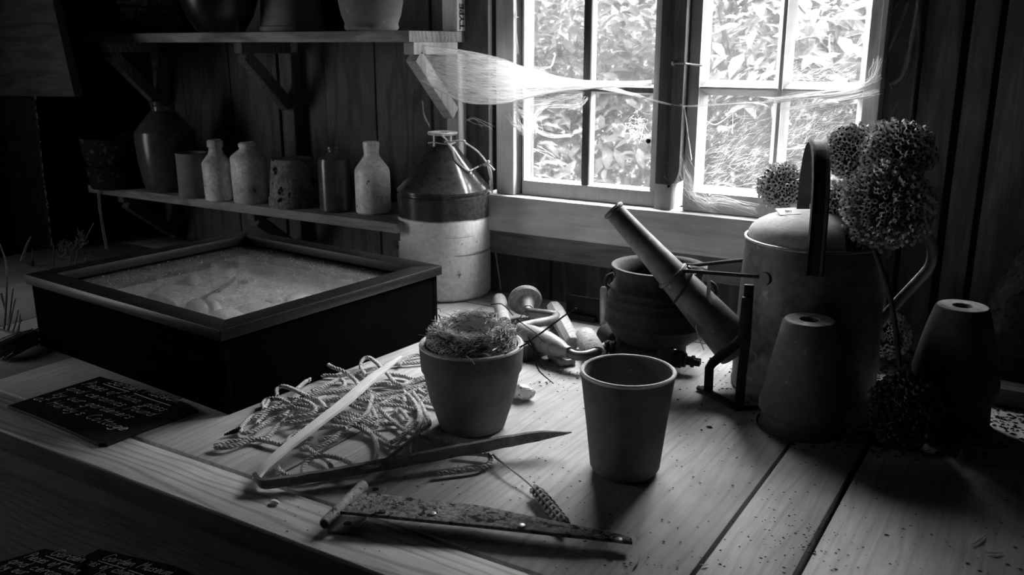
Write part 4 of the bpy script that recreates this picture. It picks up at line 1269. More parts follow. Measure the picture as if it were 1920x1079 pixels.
MB().obox((c_.x, y_, c_.z), (hx, 0, 0), (0, .002, 0), (0, 0, hz)).build('blade', M['iron_black'], scr, bevel=.0015)
zt_ = vz(sc.x, sc.y, 537)
MB().tube([sc + Vector((0, -.006, 0)), sc + Vector((0, -.006, zt_ * .4)), sc + Vector((0, -.006, zt_ - .006)), sc + Vector((0, -.006, zt_))], [.0075, .0075, .008, .005], 12).build('shank', M['steel'], scr)
tag(MB().box((c_.x - hx * .9, y_ - .012, .0), (c_.x + hx * .7, y_ + .02, .014)).build('iron_bar', M['iron'], None, loc=(c_.x, y_, 0), bevel=.002), 'low iron bar lying under the dark scraper blade', 'iron bar')
wdg = onz(1002, 668, 0)
tag(MB().obox((wdg.x, wdg.y, .016), (.012, -.004, 0), (.014, .042, 0), (0, 0, .016)).build('wedge', M['darkpost'], None, loc=wdg, bevel=.002), 'dark square wooden block under the brace handle', 'block')
wd2 = onz(1052, 678, 0)
tag(MB().obox((wd2.x, wd2.y, .006), (.024, -.016, 0), (.010, .013, 0), (0, 0, .006)).build('wood_chip', M['tool_wood'], None, loc=wd2, bevel=.002), 'thin chisel-cut wood chip below the brace handle', 'chip')
tag(MB().ball((0, 0, 0), .022, 14, 10, (1.1, .7, .55)).build('stone', M['stone_w'], None, local=True, jitter=.013, smooth=False), 'small pale stone lying right of the nest pot', 'stone')
bpy.data.objects['stone'].location = onz(980, 738, .010)
tag(MB().ball((0, 0, 0), .012, 10, 8, (1.2, .8, .8)).build('wood_knot', M['mid_pot'], None, local=True, jitter=.004), 'small lump of clay behind the brace crank', 'clay')
bpy.data.objects['wood_knot'].location = onz(1000, 597, .009)

# ------------------------------------------------------------------ bent iron stand leaning by the can
isd = thing('iron_stand', onz(1360, 748, 0), 'black forged iron stand with a cranked leg in front of the watering can', 'stand')
b0 = onz(1328, 735, 0); b1 = onz(1386, 765, 0)
yt = b1.y + .012
def flatbar(pts, w, th, name, sidev): 
    return strap_plain(pts, w, th, name, M['iron_black'], isd, sidev)
def strap_plain(pts, w, th, name, mat, parent, sidev):
    rings = []
    for i, p in enumerate(pts):
        t = (pts[min(i + 1, len(pts) - 1)] - pts[max(0, i - 1)]).normalized()
        s_ = (sidev - t * t.dot(sidev)).normalized(); n_ = s_.cross(t)
        rings.append([p + s_ * a + n_ * b_ for a, b_ in ((-w, -th), (w, -th), (w, th), (-w, th))])
    return MB().loft(rings).build(name, mat, parent, bevel=.001)
top = Vector((b1.x - .001, yt, 0)); top.z = vz(top.x, top.y, 534)
mid = Vector((b1.x, yt, vz(b1.x, yt, 636)))
flatbar([b1, ony(1391, 700, b1.y + .006), mid, top], .0078, .004, 'upright', uw)
flatbar([b0, ony(1330, 690, b0.y), ony(1336, 681, b0.y), ony(1384, 642, (b0.y + yt) / 2), ony(1392, 632, yt - .004), top - Vector((0, .008, .02))], .0078, .004, 'cranked_leg', uw)
flatbar([onz(1312, 727, .003), onz(1388, 768, .003)], .008, .003, 'foot_bar', vw)
flatbar([onz(1384, 766, .003), onz(1420, 764, .003)], .004, .003, 'foot_stub', vw)

# ------------------------------------------------------------------ rope
random.seed(5)
CR = [
 [(45,770),(160,765),(300,722),(430,692),(520,600),(640,530),(740,560),(700,630),(600,690),(570,740)],
 [(45,760),(200,722),(330,708),(470,735),(540,752),(620,735),(760,700)],
 [(232,640),(260,600),(330,540),(450,500),(600,480),(760,510),(900,480),(1050,440),(1200,400),(1400,360),(1560,320),(1640,332)],
 [(232,640),(255,665),(330,650),(450,570),(560,530),(640,460),(760,430),(850,440),(930,400)],
 [(405,495),(398,450),(440,418),(520,420),(600,450),(700,402),(800,380),(950,360),(1100,330),(1300,310),(1440,330)],
 [(500,400),(498,350),(540,326),(620,350),(720,400),(800,430),(840,470),(860,520)],
 [(730,290),(742,220),(772,168),(830,152),(900,188),(980,220),(1060,280),(1100,330),(1180,370)],
 [(640,350),(740,272),(850,250),(960,250),(1100,222),(1200,200),(1330,170),(1460,162),(1590,150)],
 [(1140,250),(1105,190),(1115,140),(1160,118),(1220,158),(1260,200),(1300,240),(1340,290),(1400,322),(1450,300),(1560,260),(1650,235)],
 [(1300,240),(1420,256),(1500,280),(1580,262),(1660,250)],
 [(1380,175),(1450,118),(1560,95),(1640,92)],
 [(660,780),(760,782),(860,740),(960,660),(1060,590),(1150,520),(1180,400),(1120,370)],
 [(890,580),(980,590),(1090,622),(1180,680),(1260,730),(1340,766),(1420,760),(1490,690),(1550,640),(1600,600),(1570,520),(1530,440),(1480,370)],
 [(1160,470),(1200,520),(1222,600),(1215,625),(1195,590),(1160,540)],
 [(1240,490),(1310,560),(1400,630),(1500,680),(1590,702),(1700,716),(1780,724)],
 [(500,890),(520,940),(600,980),(700,986),(820,970),(980,930),(1130,915),(1200,870),(1222,800),(1210,720),(1150,640),(1100,610)],
 [(690,982),(690,910),(740,850),(830,828),(930,842),(1030,880),(1130,912),(1260,880),(1350,812),(1430,750),(1500,690),(1540,560),(1520,470),(1480,450)],
 [(700,760),(780,820),(860,862),(900,930),(890,955)],
 [(1350,520),(1380,490),(1440,560),(1400,592),(1250,600),(1100,590),(950,550)],
 [(750,362),(850,320),(960,280),(985,330),(880,362),(760,400),(640,440)],
 [(560,600),(700,560),(860,540),(1000,520),(1150,560),(1300,540)],
 [(900,420),(1060,420),(1220,455),(1380,470),(1500,500)],
 [(860,380),(1000,360),(1120,390),(1260,430),(1400,400),(1560,330),(1600,360),(1580,390),(1520,350)],
 [(1490,690),(1475,760),(1490,830),(1500,860)],
 [(330,560),(480,470),(600,420),(720,440),(780,500),(700,540),(560,560)],
 [(1540,430),(1600,450),(1690,470)],
 [(1500,480),(1600,400),(1690,380)],
 [(620,690),(760,640),(900,620),(1000,640),(900,690),(800,720)],
]
m = MB()
RR = .00185
random.seed(77)
for i in (2, 4, 12, 20, 22):
    dx, dy, k1 = random.uniform(-70, 60), random.uniform(-45, 45), random.uniform(.8, 1.05)
    CR.append([(800 + (x - 800) * k1 + dx + random.uniform(-18, 18), 540 + (y - 540) * k1 + dy + random.uniform(-12, 12)) for x, y in CR[i]])
extra = [[onz(820, 889, .006), onz(860, 884, .006), onz(900, 878, .006), onz(918, 868, .007), onz(918, 856, .008), onz(900, 852, .008), onz(860, 850, .007)]]
heights = {5: 2, 6: 3.2, 8: 2.6, 16: 2.4}
allp = []
for i, pl in enumerate(CR):
    base_z = .0055
    up_ = heights.get(i, 0)
    pts = []
    for k, (x, y) in enumerate(pl):
        px, py = 390 + x / 3.855, 640 + y / 3.855
        # the pile is several turns deep in its middle
        dd = ((px - 610) / 130) ** 2 + ((py - 765) / 55) ** 2
        z = base_z + max(0, 1 - dd) * .016 * (.3 + (i * 37 % 10) / 10) + random.uniform(0, .002)
        if up_ and 0 < k < len(pl) - 3: z += .009 * up_ * math.sin(math.pi * k / (len(pl) - 2)) * .6
        pts.append(onz(px, py, z))
    allp.append(pts)
for pts in allp + extra:
    P = resample(spline(pts, 8), .0017)
    nrm = None
    L = 0; strands = [[], [], []]
    for i, p in enumerate(P):
        t = (P[min(i + 1, len(P) - 1)] - P[max(0, i - 1)])
        if t.length < 1e-9: continue
        t.normalize()
        if nrm is None: nrm = (Vector((0, 0, 1)) - t * t.z).normalized()
        nrm = (nrm - t * nrm.dot(t)).normalized(); b_ = t.cross(nrm)
        L += .0017
        for s_ in range(3):
            a = L / .019 * 2 * math.pi + s_ * 2.094
            strands[s_].append(p + (nrm * math.cos(a) + b_ * math.sin(a)) * RR * 1.2)
    for s_ in strands:
        if len(s_) > 2: m.tube(s_, RR, 6)
rp = m.build('rope', M['rope'], None, loc=onz(610, 765, 0))
tag(rp, 'tangled pile of three-strand rope on the bench between display case and nest pot', 'rope')
# wood screw tip at the left of the rope
a, b_ = onz(452, 805, .008), onz(421, 816, .004)
P = [a.lerp(b_, k / 60) for k in range(61)]
m = MB().tube([a, a.lerp(b_, .5), b_], [.004, .0035, .0008], 8)
ax_ = (b_ - a).normalized(); n1 = ax_.orthogonal().normalized(); n2 = ax_.cross(n1)
m.tube([p + (n1 * math.cos(k * .75) + n2 * math.sin(k * .75)) * (.0042 * (1 - k / 75)) for k, p in enumerate(P)], .0013, 5)
tag(m.build('wood_screw', M['iron_black'], None, loc=b_), 'dark coarse wood screw at the left edge of the rope pile', 'screw')

# ------------------------------------------------------------------ bent split lath
lt = thing('split_lath', onz(482, 912, 0), 'pale split wooden lath bent into a sharp V over the rope', 'lath')
def lath_arm(name, pts, ws, ths, sides, mat='lath'):
    P = spline(pts, 6); n = len(P); rings = []
    for i, p in enumerate(P):
        f = i / (n - 1) * (len(ws) - 1); k = min(int(f), len(ws) - 2); u = f - k
        w = ws[k] * (1 - u) + ws[k + 1] * u; th = ths[k] * (1 - u) + ths[k + 1] * u
        sd_ = Vector(sides[0]).lerp(Vector(sides[1]), i / (n - 1))
        t = (P[min(i + 1, n - 1)] - P[max(0, i - 1)]).normalized()
        s_ = (sd_ - t * t.dot(sd_)).normalized(); q = s_.cross(t)
        j = mnoise.noise(p * 60) * .0012
        rings.append([p + s_ * a * w + q * b_ * th + s_ * j for a, b_ in ((-1, -.9), (-.4, -1.1), (.5, -1), (1, -.8), (1, .8), (.4, 1.1), (-.5, 1), (-1, .9))])
    return MB().loft(rings).build(name, M[mat], lt, ang=.6)
ap = onz(480, 899, .012)
lath_arm('split_arm', [ap, onz(505, 868, .021), onz(560, 822, .030), onz(640, 760, .040), onz(700, 708, .046), onz(752, 669, .05)], [.008, .0098, .0105, .0102, .009, .003], [.0025, .003, .003, .003, .003, .0015], ((.75, -.2, .3), (1, .1, -.1)))
lath_arm('split_arm', [ap + Vector((-.0015, .002, .001)), onz(496, 907, .012), onz(560, 899, .014), onz(700, 875, .017), onz(820, 853, .021), onz(930, 832, .025), onz(1010, 818, .027), onz(1072, 811, .028)], [.009, .008, .0075, .0085, .009, .0095, .008, .0008], [.003, .003, .0035, .0035, .0035, .0035, .003, .0006], ((0, -.35, 1), (0, -.25, 1)), 'lath_bark')

# ------------------------------------------------------------------ strap hinge
hg = thing('strap_hinge', onz(640, 985, 0), 'rusty long strap hinge lying at the front edge of the bench', 'hinge')
zt0, zt1 = .024, .014
top_ = [onz(637, 959, zt0), onz(900, 985, .020), onz(1160, 1013, zt1), onz(1186, 1016, zt1), onz(1184, 1008, zt1), onz(1168, 1003, zt1), onz(900, 948, .020), onz(684, 923, zt0)]
k_ = len(top_)
th = .005
fs = [(0, 1, 6, 7), (1, 2, 5, 6), (2, 3, 4, 5)]
vs = [tuple(p) for p in top_] + [(p.x, p.y, p.z - th) for p in top_]
fs = fs + [tuple(k_ + i for i in reversed(f)) for f in fs] + [((i + 1) % k_, i, k_ + i, k_ + (i + 1) % k_) for i in range(k_)]
strap_o = MB().add(vs, fs).build('strap', M['rust'], hg, bevel=.0008)
a, b_ = onz(608, 984, .012), onz(682, 910, .016)
kn_o = MB().tube([a, a.lerp(b_, .02), a.lerp(b_, .98), b_], [.0068, .0078, .0078, .0068], 16).build('knuckle', M['rust_pale'], hg)
MB().tube([a - (b_ - a) * .01, a + (b_ - a) * .05], .005, 10).build('pin', M['iron_black'], kn_o)
lf = [onz(612, 996, .004), onz(664, 997, .004), onz(690, 967, .006), onz(640, 962, .008)]
MB().prism([(p.x, p.y) for p in lf], .0, .004).build('leaf_plate', M['steel'], hg, bevel=.0008)
lf = [onz(690, 930, .004), onz(714, 934, .004), onz(726, 913, .004), onz(688, 910, .006)]
MB().prism([(p.x, p.y) for p in lf], .0, .004).build('leaf_plate', M['steel'], hg, bevel=.0008)
for x, y, z in ((651, 982, .0042), (704, 918, .0042)):
    p = onz(x, y, z); MB().lathe([(0, 0), (.005, 0), (.005, .0004), (0, .0004)], 14, tuple(p)).build('screw_hole', M['iron_black'], hg)
for x, y, z in ((717, 960, .0235), (812, 964, .0222), (978, 986, .0195), (1160, 1012, .0145)):
    p = onz(x, y, z); MB().lathe([(.0045, -.001), (.0042, .001), (.002, .0016), (0, .0016)], 12, tuple(p)).build('rivet', M['steel'] if x != 717 else M['iron_black'], strap_o)
m = MB(); random.seed(12)
for k in range(420):
    u = random.random(); v = random.random()
    e0 = top_[0].lerp(top_[2], u); e1 = top_[7].lerp(top_[5], u)
    p = e0.lerp(e1, .06 + .88 * v ** .8)
    r = rnd(.0006, .0016) * (1.3 if v > .7 and u > .3 else .8)
    m.ball((p.x, p.y, p.z + .0002), r, 5, 4, (1.3, 1.1, .5))
tag(m.build('rust_scale', M['rust'], strap_o), kind='stuff')

# ------------------------------------------------------------------ ear of wheat
wh = thing('wheat_ear', onz(1030, 950, 0), 'single dry ear of wheat on its straw near the strap hinge', 'wheat')
stalk = spline([onz(924, 853, .012), onz(950, 874, .012), onz(985, 902, .009), onz(1003, 918, .008)], 6)
MB().tube(stalk, .0014, 6).build('stalk', M['straw'], wh)
MB().tube(spline([onz(927, 858, .006), onz(942, 869, .010), onz(952, 875, .0125)], 4), .0012, 5).build('leaf_sheath', M['straw'], wh)
e0, e1 = onz(1003, 918, .009), onz(1053, 978, .008)
ed = (e1 - e0).normalized(); es = Vector((-ed.y, ed.x, 0)); L = (e1 - e0).length
m = MB(); random.seed(4)
for k in range(17):
    t = k / 16
    for s_, zz_ in ((-1, 0), (1, 0), (.0, 1), (.35, -.6), (-.4, .7)):
        c = e0 + ed * L * t + es * s_ * .0062 * (1 - .45 * abs(t - .45)) + Vector((0, 0, zz_ * .0045 + .002 * (k % 2)))
        if c.z < .003: c.z = .003
        dd = (ed + es * s_ * .5 + Vector((0, 0, .35 * zz_))).normalized()
        m.tube([c - dd * .004, c, c + dd * .006, c + dd * .0095], [.0012, .0032, .0026, .0004], 6)
tag(m.build('grains', M['wheat'], wh), kind='stuff')
m = MB()
for k in range(9):
    t = .15 + .09 * k; c = e0 + ed * L * t
    s_ = -1 if k % 3 else 1
    m.tube([c, c + es * s_ * .012 + ed * .012 + Vector((0, 0, .001))], [.0007, .0002], 4)
tag(m.build('awns', M['straw'], wh, smooth=False), kind='stuff')

# ------------------------------------------------------------------ bird's nest in the pot
random.seed(21)
RN = r1[-1][0]
nc = Vector((B1.x, B1.y, B1top - .006))
nest = thing('bird_nest', nc, "small bird's nest of moss and roots sitting in the left front pot", 'nest')
bm_ = MB()
prof = [(0, -.02), (RN * .80, -.02), (RN * .84, 0), (RN * .84, .012), (RN * .82, .024), (RN * .74, .030), (RN * .68, .031), (RN * .60, .026), (RN * .52, .014), (RN * .44, .004), (RN * .30, -.003), (0, -.006)]
bm_.lathe([(r_ * .98, z_ - .007) for r_, z_ in prof], 56, wob=.06)
o = bm_.build('moss_cup', M['moss'], nest, local=True, jitter=.006)
m = MB(); m2 = MB()
for k in range(7000):
    a = rnd(0, 6.283); q = random.gauss(.70, .12)
    q = max(.26, min(.87, q)); r = RN * q
    lump = .006 * math.sin(3 * a + 1) + .004 * math.sin(7 * a)
    h = (.029 + lump - .14 * max(0, q - .68) if q > .62 else -.006 + max(0, q - .36) * .15) + rnd(-.005, .004)
    p = Vector((r * math.cos(a), r * math.sin(a), h))
    tg_ = Vector((-math.sin(a), math.cos(a), 0)) * rnd(.6, 1) * random.choice((-1, 1)) + Vector((rnd(-.5, .5), rnd(-.5, .5), rnd(-.3, .35)))
    L = rnd(.008, .026)
    c2 = p + tg_.normalized() * L * .5 + Vector((rnd(-.004, .004), rnd(-.004, .004), rnd(-.001, .006)))
    c3 = p + tg_.normalized() * L + Vector((rnd(-.008, .008), rnd(-.008, .008), rnd(-.006, .004)))
    for q_ in (c2, c3):
        ro = math.hypot(q_.x, q_.y)
        if ro > RN * .84: q_.z = max(q_.z, .002); q_.x *= RN * .86 / max(ro, RN * .86); q_.y *= RN * .86 / max(ro, RN * .86)
    (m if k % 5 > 0 else m2).tube([p, c2, c3], [rnd(.0003, .0006)] * 3, 3, cap=False)
tag(m.build('fibres', M['nest_fibre'], nest, smooth=False, local=True), kind='stuff')
tag(m2.build('dark_rootlets', M['twig'], nest, smooth=False, local=True), kind='stuff')
m = MB()
for k in range(20):
    a = rnd(0, 6.283); r = RN * rnd(.7, .86)
    p = Vector((r * math.cos(a), r * math.sin(a), rnd(.004, .022)))
    o_ = Vector((math.cos(a), math.sin(a), 0))
    tg_ = Vector((-math.sin(a), math.cos(a), 0)) * random.choice((-1, 1))
    q1 = p + tg_ * .015 + o_ * rnd(0, .008) + Vector((0, 0, rnd(0, .01)))
    q2 = q1 + tg_ * rnd(.005, .02) + o_ * rnd(-.004, .014) + Vector((0, 0, rnd(-.008, .014)))
    m.tube(spline([p, q1, q2], 3), rnd(.0004, .0009), 5, cap=False)
tag(m.build('loose_strands', M['nest_fibre'], nest, smooth=False, local=True), kind='stuff')
def tw(pts, r0, r1_, name='twig', mat='twig'):
    P = spline(pts, 5)
    return MB().tube(P, [r0 + (r1_ - r0) * i / (len(P) - 1) for i in range(len(P))], 6).build(name, M[mat], nest)
Yn = B1.y
zr = B1top
tw([onz(948, 663, zr + .004), onz(978, 650, zr + .004), ony(1010, 628, Yn - .01), ony(1040, 606, Yn), ony(1062, 590, Yn), ony(1078, 581, Yn)], .0016, .0011)
MB().ball(ony(1079, 580, Yn), .0024, 8, 6).build('bud', M['twig'], nest)
tw([ony(984, 640, Yn - .02), ony(1000, 655, Yn - .02), ony(1004, 680, Yn - .02), ony(1012, 697, Yn - .02), ony(1026, 710, Yn - .02), ony(1038, 720, Yn - .02)], .0014, .0008)
tw([ony(990, 632, Yn - .02), ony(999, 650, Yn - .02), ony(1006, 672, Yn - .02), ony(1018, 690, Yn - .02), ony(1024, 695, Yn - .02)], .0011, .0005)
tw([ony(970, 600, Yn), ony(986, 612, Yn), ony(1004, 625, Yn - .01), ony(1014, 636, Yn - .02), ony(1022, 643, Yn - .02)], .0009, .0005)
tw([ony(920, 572, Yn + .03), ony(938, 570, Yn + .03), ony(950, 578, Yn + .02), ony(962, 592, Yn + .01)], .0010, .0007)
tw([ony(822, 590, Yn), ony(827, 602, Yn), ony(834, 616, Yn - .02), ony(850, 640, Yn - .03)], .0011, .0006)
tw([ony(892, 656, Yn - .085), ony(878, 661, Yn - .095), ony(874, 668, Yn - .1), ony(884, 676, Yn - .1), ony(890, 684, Yn - .1)], .0010, .0006, 'curled_root', 'straw')
tw([ony(975, 596, Yn), ony(983, 585, Yn), ony(990, 588, Yn), ony(986, 596, Yn)], .0006, .0004)
tw([ony(816, 578, Yn), ony(824, 580, Yn), ony(826, 585, Yn)], .0006, .0004)

# ------------------------------------------------------------------ dried allium heads
def allium(c, R, stem_to, label, n=300, seed=1, stem_r=.004, squash=1.0, mat='seed'):
    random.seed(seed)
    t = thing('dried_allium', c, label, 'flower head', 'dried allium flower heads')
    ped = MB(); caps = MB(); cores = MB()
    n = int(n * 1.7)
    for k in range(n):
        z = 1 - 2 * (k + .5) / n
        a = k * 2.39996 + rnd(-.15, .15)
        rr = math.sqrt(max(0, 1 - z * z))
        d = Vector((rr * math.cos(a), rr * math.sin(a), z * squash)) + Vector((rnd(-.09, .09), rnd(-.09, .09), rnd(-.09, .09)))
        d.normalize()
        L = R * rnd(.84, 1.04) * (1 + .16 * mnoise.noise(d * 1.6 + Vector((seed, 0, 0))))
        e = d * L
        if k % 3 != 9: ped.tube([d * R * .06, e], [.0006, .0008], 3, cap=False)
        # capsule: a small bead with three open lobes round a dark mouth
        s_ = d.orthogonal().normalized(); q = d.cross(s_)
        h = rnd(.0046, .0064)
        ca = rnd(0, 2)
        s2 = s_ * math.cos(ca) + q * math.sin(ca); q2 = d.cross(s2)
        ring_ = [e + (s2 * math.cos(j * 1.2566) + q2 * math.sin(j * 1.2566)) * h * .85 for j in range(5)]
        caps.add([e - d * h * .9] + ring_ + [p + d * h * .7 - (p - e) * .35 for p in ring_],
                 [(0, (j + 1) % 5 + 1, j + 1) for j in range(5)] + [(j + 1, (j + 1) % 5 + 1, (j + 1) % 5 + 6, j + 6) for j in range(5)])
        cores.add([p + d * h * .62 - (p - e) * .38 for p in ring_] + [e + d * h * .2], [(j, (j + 1) % 5, 5) for j in range(5)])
    tag(ped.build('flower_stalks', M['stalk'], t, local=True, smooth=False), kind='stuff')
    tag(caps.build('seed_capsules', M[mat], t, local=True, smooth=False), kind='stuff')
    tag(cores.build('seed_cores', M['seed_core'], t, local=True, smooth=False), kind='stuff')
    MB().ball((0, 0, 0), R * .09, 8, 6).build('receptacle', M['seed'], t, local=True)
    if stem_to:
        P = spline([Vector(c)] + [Vector(p) for p in stem_to], 6)
        MB().tube(P, [stem_r * (.8 + .2 * i / len(P)) for i in range(len(P))], 8).build('stem', M['twig'], t)
    return t
inc = CB + uw * R0 * .62 + Vector((0, 0, zt - .10))
def A(x, y, Y): return ony(x, y, Y)
c3 = A(1661, 386, CBy - .03); allium(c3, px2m(c3, 82), [CB + uw * R0 * .75 + Vector((0, 0, zt + .01)), inc + Vector((.02, 0, -.06))], 'largest dried allium seed head, hanging over the right rim of the watering can', 430, 1)
c2 = A(1683, 287, CBy + .02); allium(c2, px2m(c2, 62), [c2 + Vector((-.02, .0, -.08)), CB + uw * R0 * .7 + Vector((0, .02, zt)), inc], 'dried allium seed head above and right of the largest one', 340, 2)
c1 = A(1596, 284, CBy + .06); allium(c1, px2m(c1, 48), [c1 + Vector((0, 0, -.08)), CB + uw * R0 * .55 + Vector((0, .03, zt)), inc + Vector((-.02, .01, 0))], 'dried allium seed head just right of the hoop handle top', 280, 3)
c4 = A(1572, 392, CBy + .05); allium(c4, px2m(c4, 46), [CB + uw * R0 * .5 + Vector((0, .04, zt)), inc + Vector((-.03, .02, 0))], 'dark dried allium seed head in the can opening behind the hoop handle', 260, 4)
c0_ = A(1466, 348, CBy + .17); allium(c0_, px2m(c0_, 41), [c0_ + Vector((.03, -.01, -.02)), CB + vw * R0 * .3 + uw * R0 * .45 + Vector((0, 0, zt + .03)), inc + Vector((-.03, .03, 0))], 'dried allium seed head left of the hoop handle against the window', 260, 5)
zc5 = .062
c5 = onz(1695, 770, zc5); R5 = min(px2m(c5, 66), zc5 + .001)
allium(c5, R5, [c5 + Vector((.0, .0, .07)), ony(1688, 690, c5.y), ony(1680, 620, c5.y + .03), ony(1666, 545, c5.y + .05), ony(1640, 470, c5.y + .06)], 'dark upside-down dried allium head on the bench between the upturned pots', 380, 6, .0042, 1.0, 'seed_shade')
c6 = A(1662, 628, 1.80); c6.z = max(c6.z, .03); allium(c6, .042, [c6 + Vector((.03, .01, -.02)), c6 + Vector((.07, .02, c6.z * -1 + .006))], 'small dried allium head on the bench behind the watering can', 200, 7)
# ------------------------------------------------------------------ crumbs, chips and small litter on the bench
random.seed(31)
m = MB()
def crumb(x, y, r):
    p = onz(x, y, 0)
    h = r * rnd(.5, .9)
    a = rnd(0, 6)
    k = rnd(1, 2.2)
    pts = []
    for j in range(5):
        b_ = a + j * 1.2566
        pts.append((p.x + r * k * math.cos(b_) * rnd(.6, 1), p.y + r * math.sin(b_) * rnd(.6, 1), .0002))
    m.add(pts + [(p.x + rnd(-.3, .3) * r, p.y + rnd(-.3, .3) * r, h)], [(0, 1, 5), (1, 2, 5), (2, 3, 5), (3, 4, 5), (4, 0, 5), (4, 3, 2, 1, 0)])
for k in range(420): crumb(random.gauss(1700, 95), random.gauss(822, 16), rnd(.0012, .004))
for k in range(160): crumb(random.gauss(1890, 30), random.gauss(785, 16), rnd(.001, .0035))
for k in range(120): crumb(random.gauss(1390, 55), random.gauss(725, 32), rnd(.001, .003))
for k in range(120): crumb(random.gauss(1660, 35), random.gauss(700, 14), rnd(.001, .0035))
for k in range(90): crumb(random.gauss(1050, 30), random.gauss(700, 20), rnd(.0008, .0022))
for k in range(420): crumb(rnd(1000, 1920), rnd(760, 1079), rnd(.0006, .0019))
for k in range(160): crumb(rnd(500, 1100), rnd(850, 1040), rnd(.0006, .0016))
for k in range(90): crumb(random.gauss(1500, 50), random.gauss(1010, 25), rnd(.0007, .0014))
tag(m.build('soil_crumbs', M['soil'], None, loc=(-.3, 1.3, 0), smooth=False), 'scattered dark soil crumbs across the right of the bench', 'soil', kind='stuff')
m = MB()
for x, y, dx, dy, w in ((1835, 1012, 14, -10, .0022), (1862, 1036, 16, 0, .002), (1195, 1052, 6, -12, .0018), (1320, 1059, 8, 0, .0016), (1200, 1000, 6, 6, .0008), (880, 1010, 10, 3, .001)):
    m.tube([onz(x - dx, y - dy, .002), onz(x, y + 1, .003), onz(x + dx, y + dy, .002)], [w * .4, w, w * .4], 6, flat=.5)
tag(m.build('twig_splinters', M['straw'], None, loc=(-.2, 1.0, 0)), 'a few short twig splinters at the front right of the bench', 'splinters', kind='stuff')
p = onz(515, 942, .003)
tag(MB().ball((0, 0, 0), .006, 10, 8, (1.3, .7, .5)).build('seed', M['lath'], None, local=True), 'single pale flat seed in front of the bent lath', 'seed')
bpy.data.objects['seed'].location = p
# pale fluffy catkin
random.seed(8)
a, b_ = onz(1815, 818, .012), onz(1800, 866, .006)
m = MB().tube([a, a.lerp(b_, .5), b_], [.002, .004, .002], 8)
for k in range(240):
    t = random.random(); q = a.lerp(b_, t)
    d = Vector((rnd(-1, 1), rnd(-1, 1), rnd(-.3, 1))).normalized()
    e_ = q + d * rnd(.004, .0085)
    if e_.z < .0005: e_.z = .0005
    m.tube([q, e_], [.0007, .0004], 3, cap=False)
tag(m.build('catkin', M['straw'], None, loc=(b_.x, b_.y, 0), smooth=False), 'pale fluffy catkin on the bench in front of the right-hand upturned pots', 'catkin')

# ------------------------------------------------------------------ sacking at the back right
random.seed(17)
m = MB()
yS = 1.80
ol = [(1838, 720), (1836, 640), (1842, 575), (1872, 525), (1925, 462), (1990, 430), (2060, 470), (2100, 600), (2110, 740)]
P = [ony(x, y, yS) for x, y in ol]
for q in P:
    if q.z < .034: q.z = .034
cx_ = sum(P, Vector()) / len(P)
rings = []
for t, f in ((.0, .55), (.25, .85), (.5, 1.0), (.75, .92), (1.0, .6)):
    rings.append([Vector((cx_.x + (q.x - cx_.x) * f, yS - .06 + .13 * t, (cx_.z + (q.z - cx_.z) * f) if q.z > .05 else q.z)) for q in [P[i].lerp(P[(i + 1) % len(P)], u) for i in range(len(P)) for u in (0, .34, .67)]])
sk = m.loft(rings).build('sack', M['sack'], None, loc=(cx_.x, yS, .03), jitter=.008, ang=1.2)
tag(sk, 'dark mottled sack slumped in the corner behind the right-hand upturned pots', 'sack')

# ------------------------------------------------------------------ things at the dark left end
pb = ony(140, 182, 1.5); pa = ony(0, 190, 1.5); pt = ony(105, 30, 1.5)
hb_ = MB(); xw = pa.x - .25
hb_.add([(xw, 1.5, pb.z - .012), (pb.x, 1.5, pb.z), (pb.x + (pt.x - pb.x) / (pt.z - pb.z) * (1.1 - pb.z), 1.5, 1.1), (xw, 1.5, 1.1), (xw, 1.525, pb.z - .012), (pb.x, 1.525, pb.z), (pb.x + (pt.x - pb.x) / (pt.z - pb.z) * (1.1 - pb.z), 1.525, 1.1), (xw, 1.525, 1.1)],
        [(0, 1, 2, 3), (7, 6, 5, 4), (0, 4, 5, 1), (1, 5, 6, 2), (2, 6, 7, 3), (3, 7, 4, 0)])
pan = hb_.build('hanging_board', M['dark_board'], None, loc=(xw, 1.5, pb.z), bevel=.003)
tag(pan, 'broad dark plank board hanging at the top left corner', 'board')
# dark hanging cloth below it with a frayed pale edge
random.seed(9)
hc = thing('hanging_cloth', (-2.55, 1.56, 0), 'dark cloth hanging under the board at the far left with a frayed pale edge', 'cloth')
rings = []
for k in range(15):
    z = pb.z - .006 - k * .045
    ex = ony(66 + (k / 14) * 40, 190 + k * 19, 1.56).x
    rings.append([Vector((ex - .42 + .42 * j / 12, 1.56 + .012 * math.sin(j * 1.3 + k * .15), z)) for j in range(13)])
b2 = MB(); b2.loft(rings, cap=False, closed=False)
n0 = len(b2.v); b2.add([(x, y + .004, z) for x, y, z in b2.v[:n0]], [tuple(reversed(f)) for f in b2.f])
W_ = 13
b2.f += [(i * W_ + W_ - 1, (i + 1) * W_ + W_ - 1, n0 + (i + 1) * W_ + W_ - 1, n0 + i * W_ + W_ - 1) for i in range(14)]
b2.build('cloth', M['dark_cloth'], hc)
m = MB()
for k in range(70):
    i = random.randrange(14); u = random.random()
    p = rings[i][-1].lerp(rings[i + 1][-1], u)
    m.tube([p, p + Vector((rnd(.001, .009), rnd(-.006, .0), rnd(-.014, .004)))], [.0014, .0006], 4)
tag(m.build('frayed_edge', M['straw'], hc, smooth=False), 'pale frayed threads', kind='stuff')
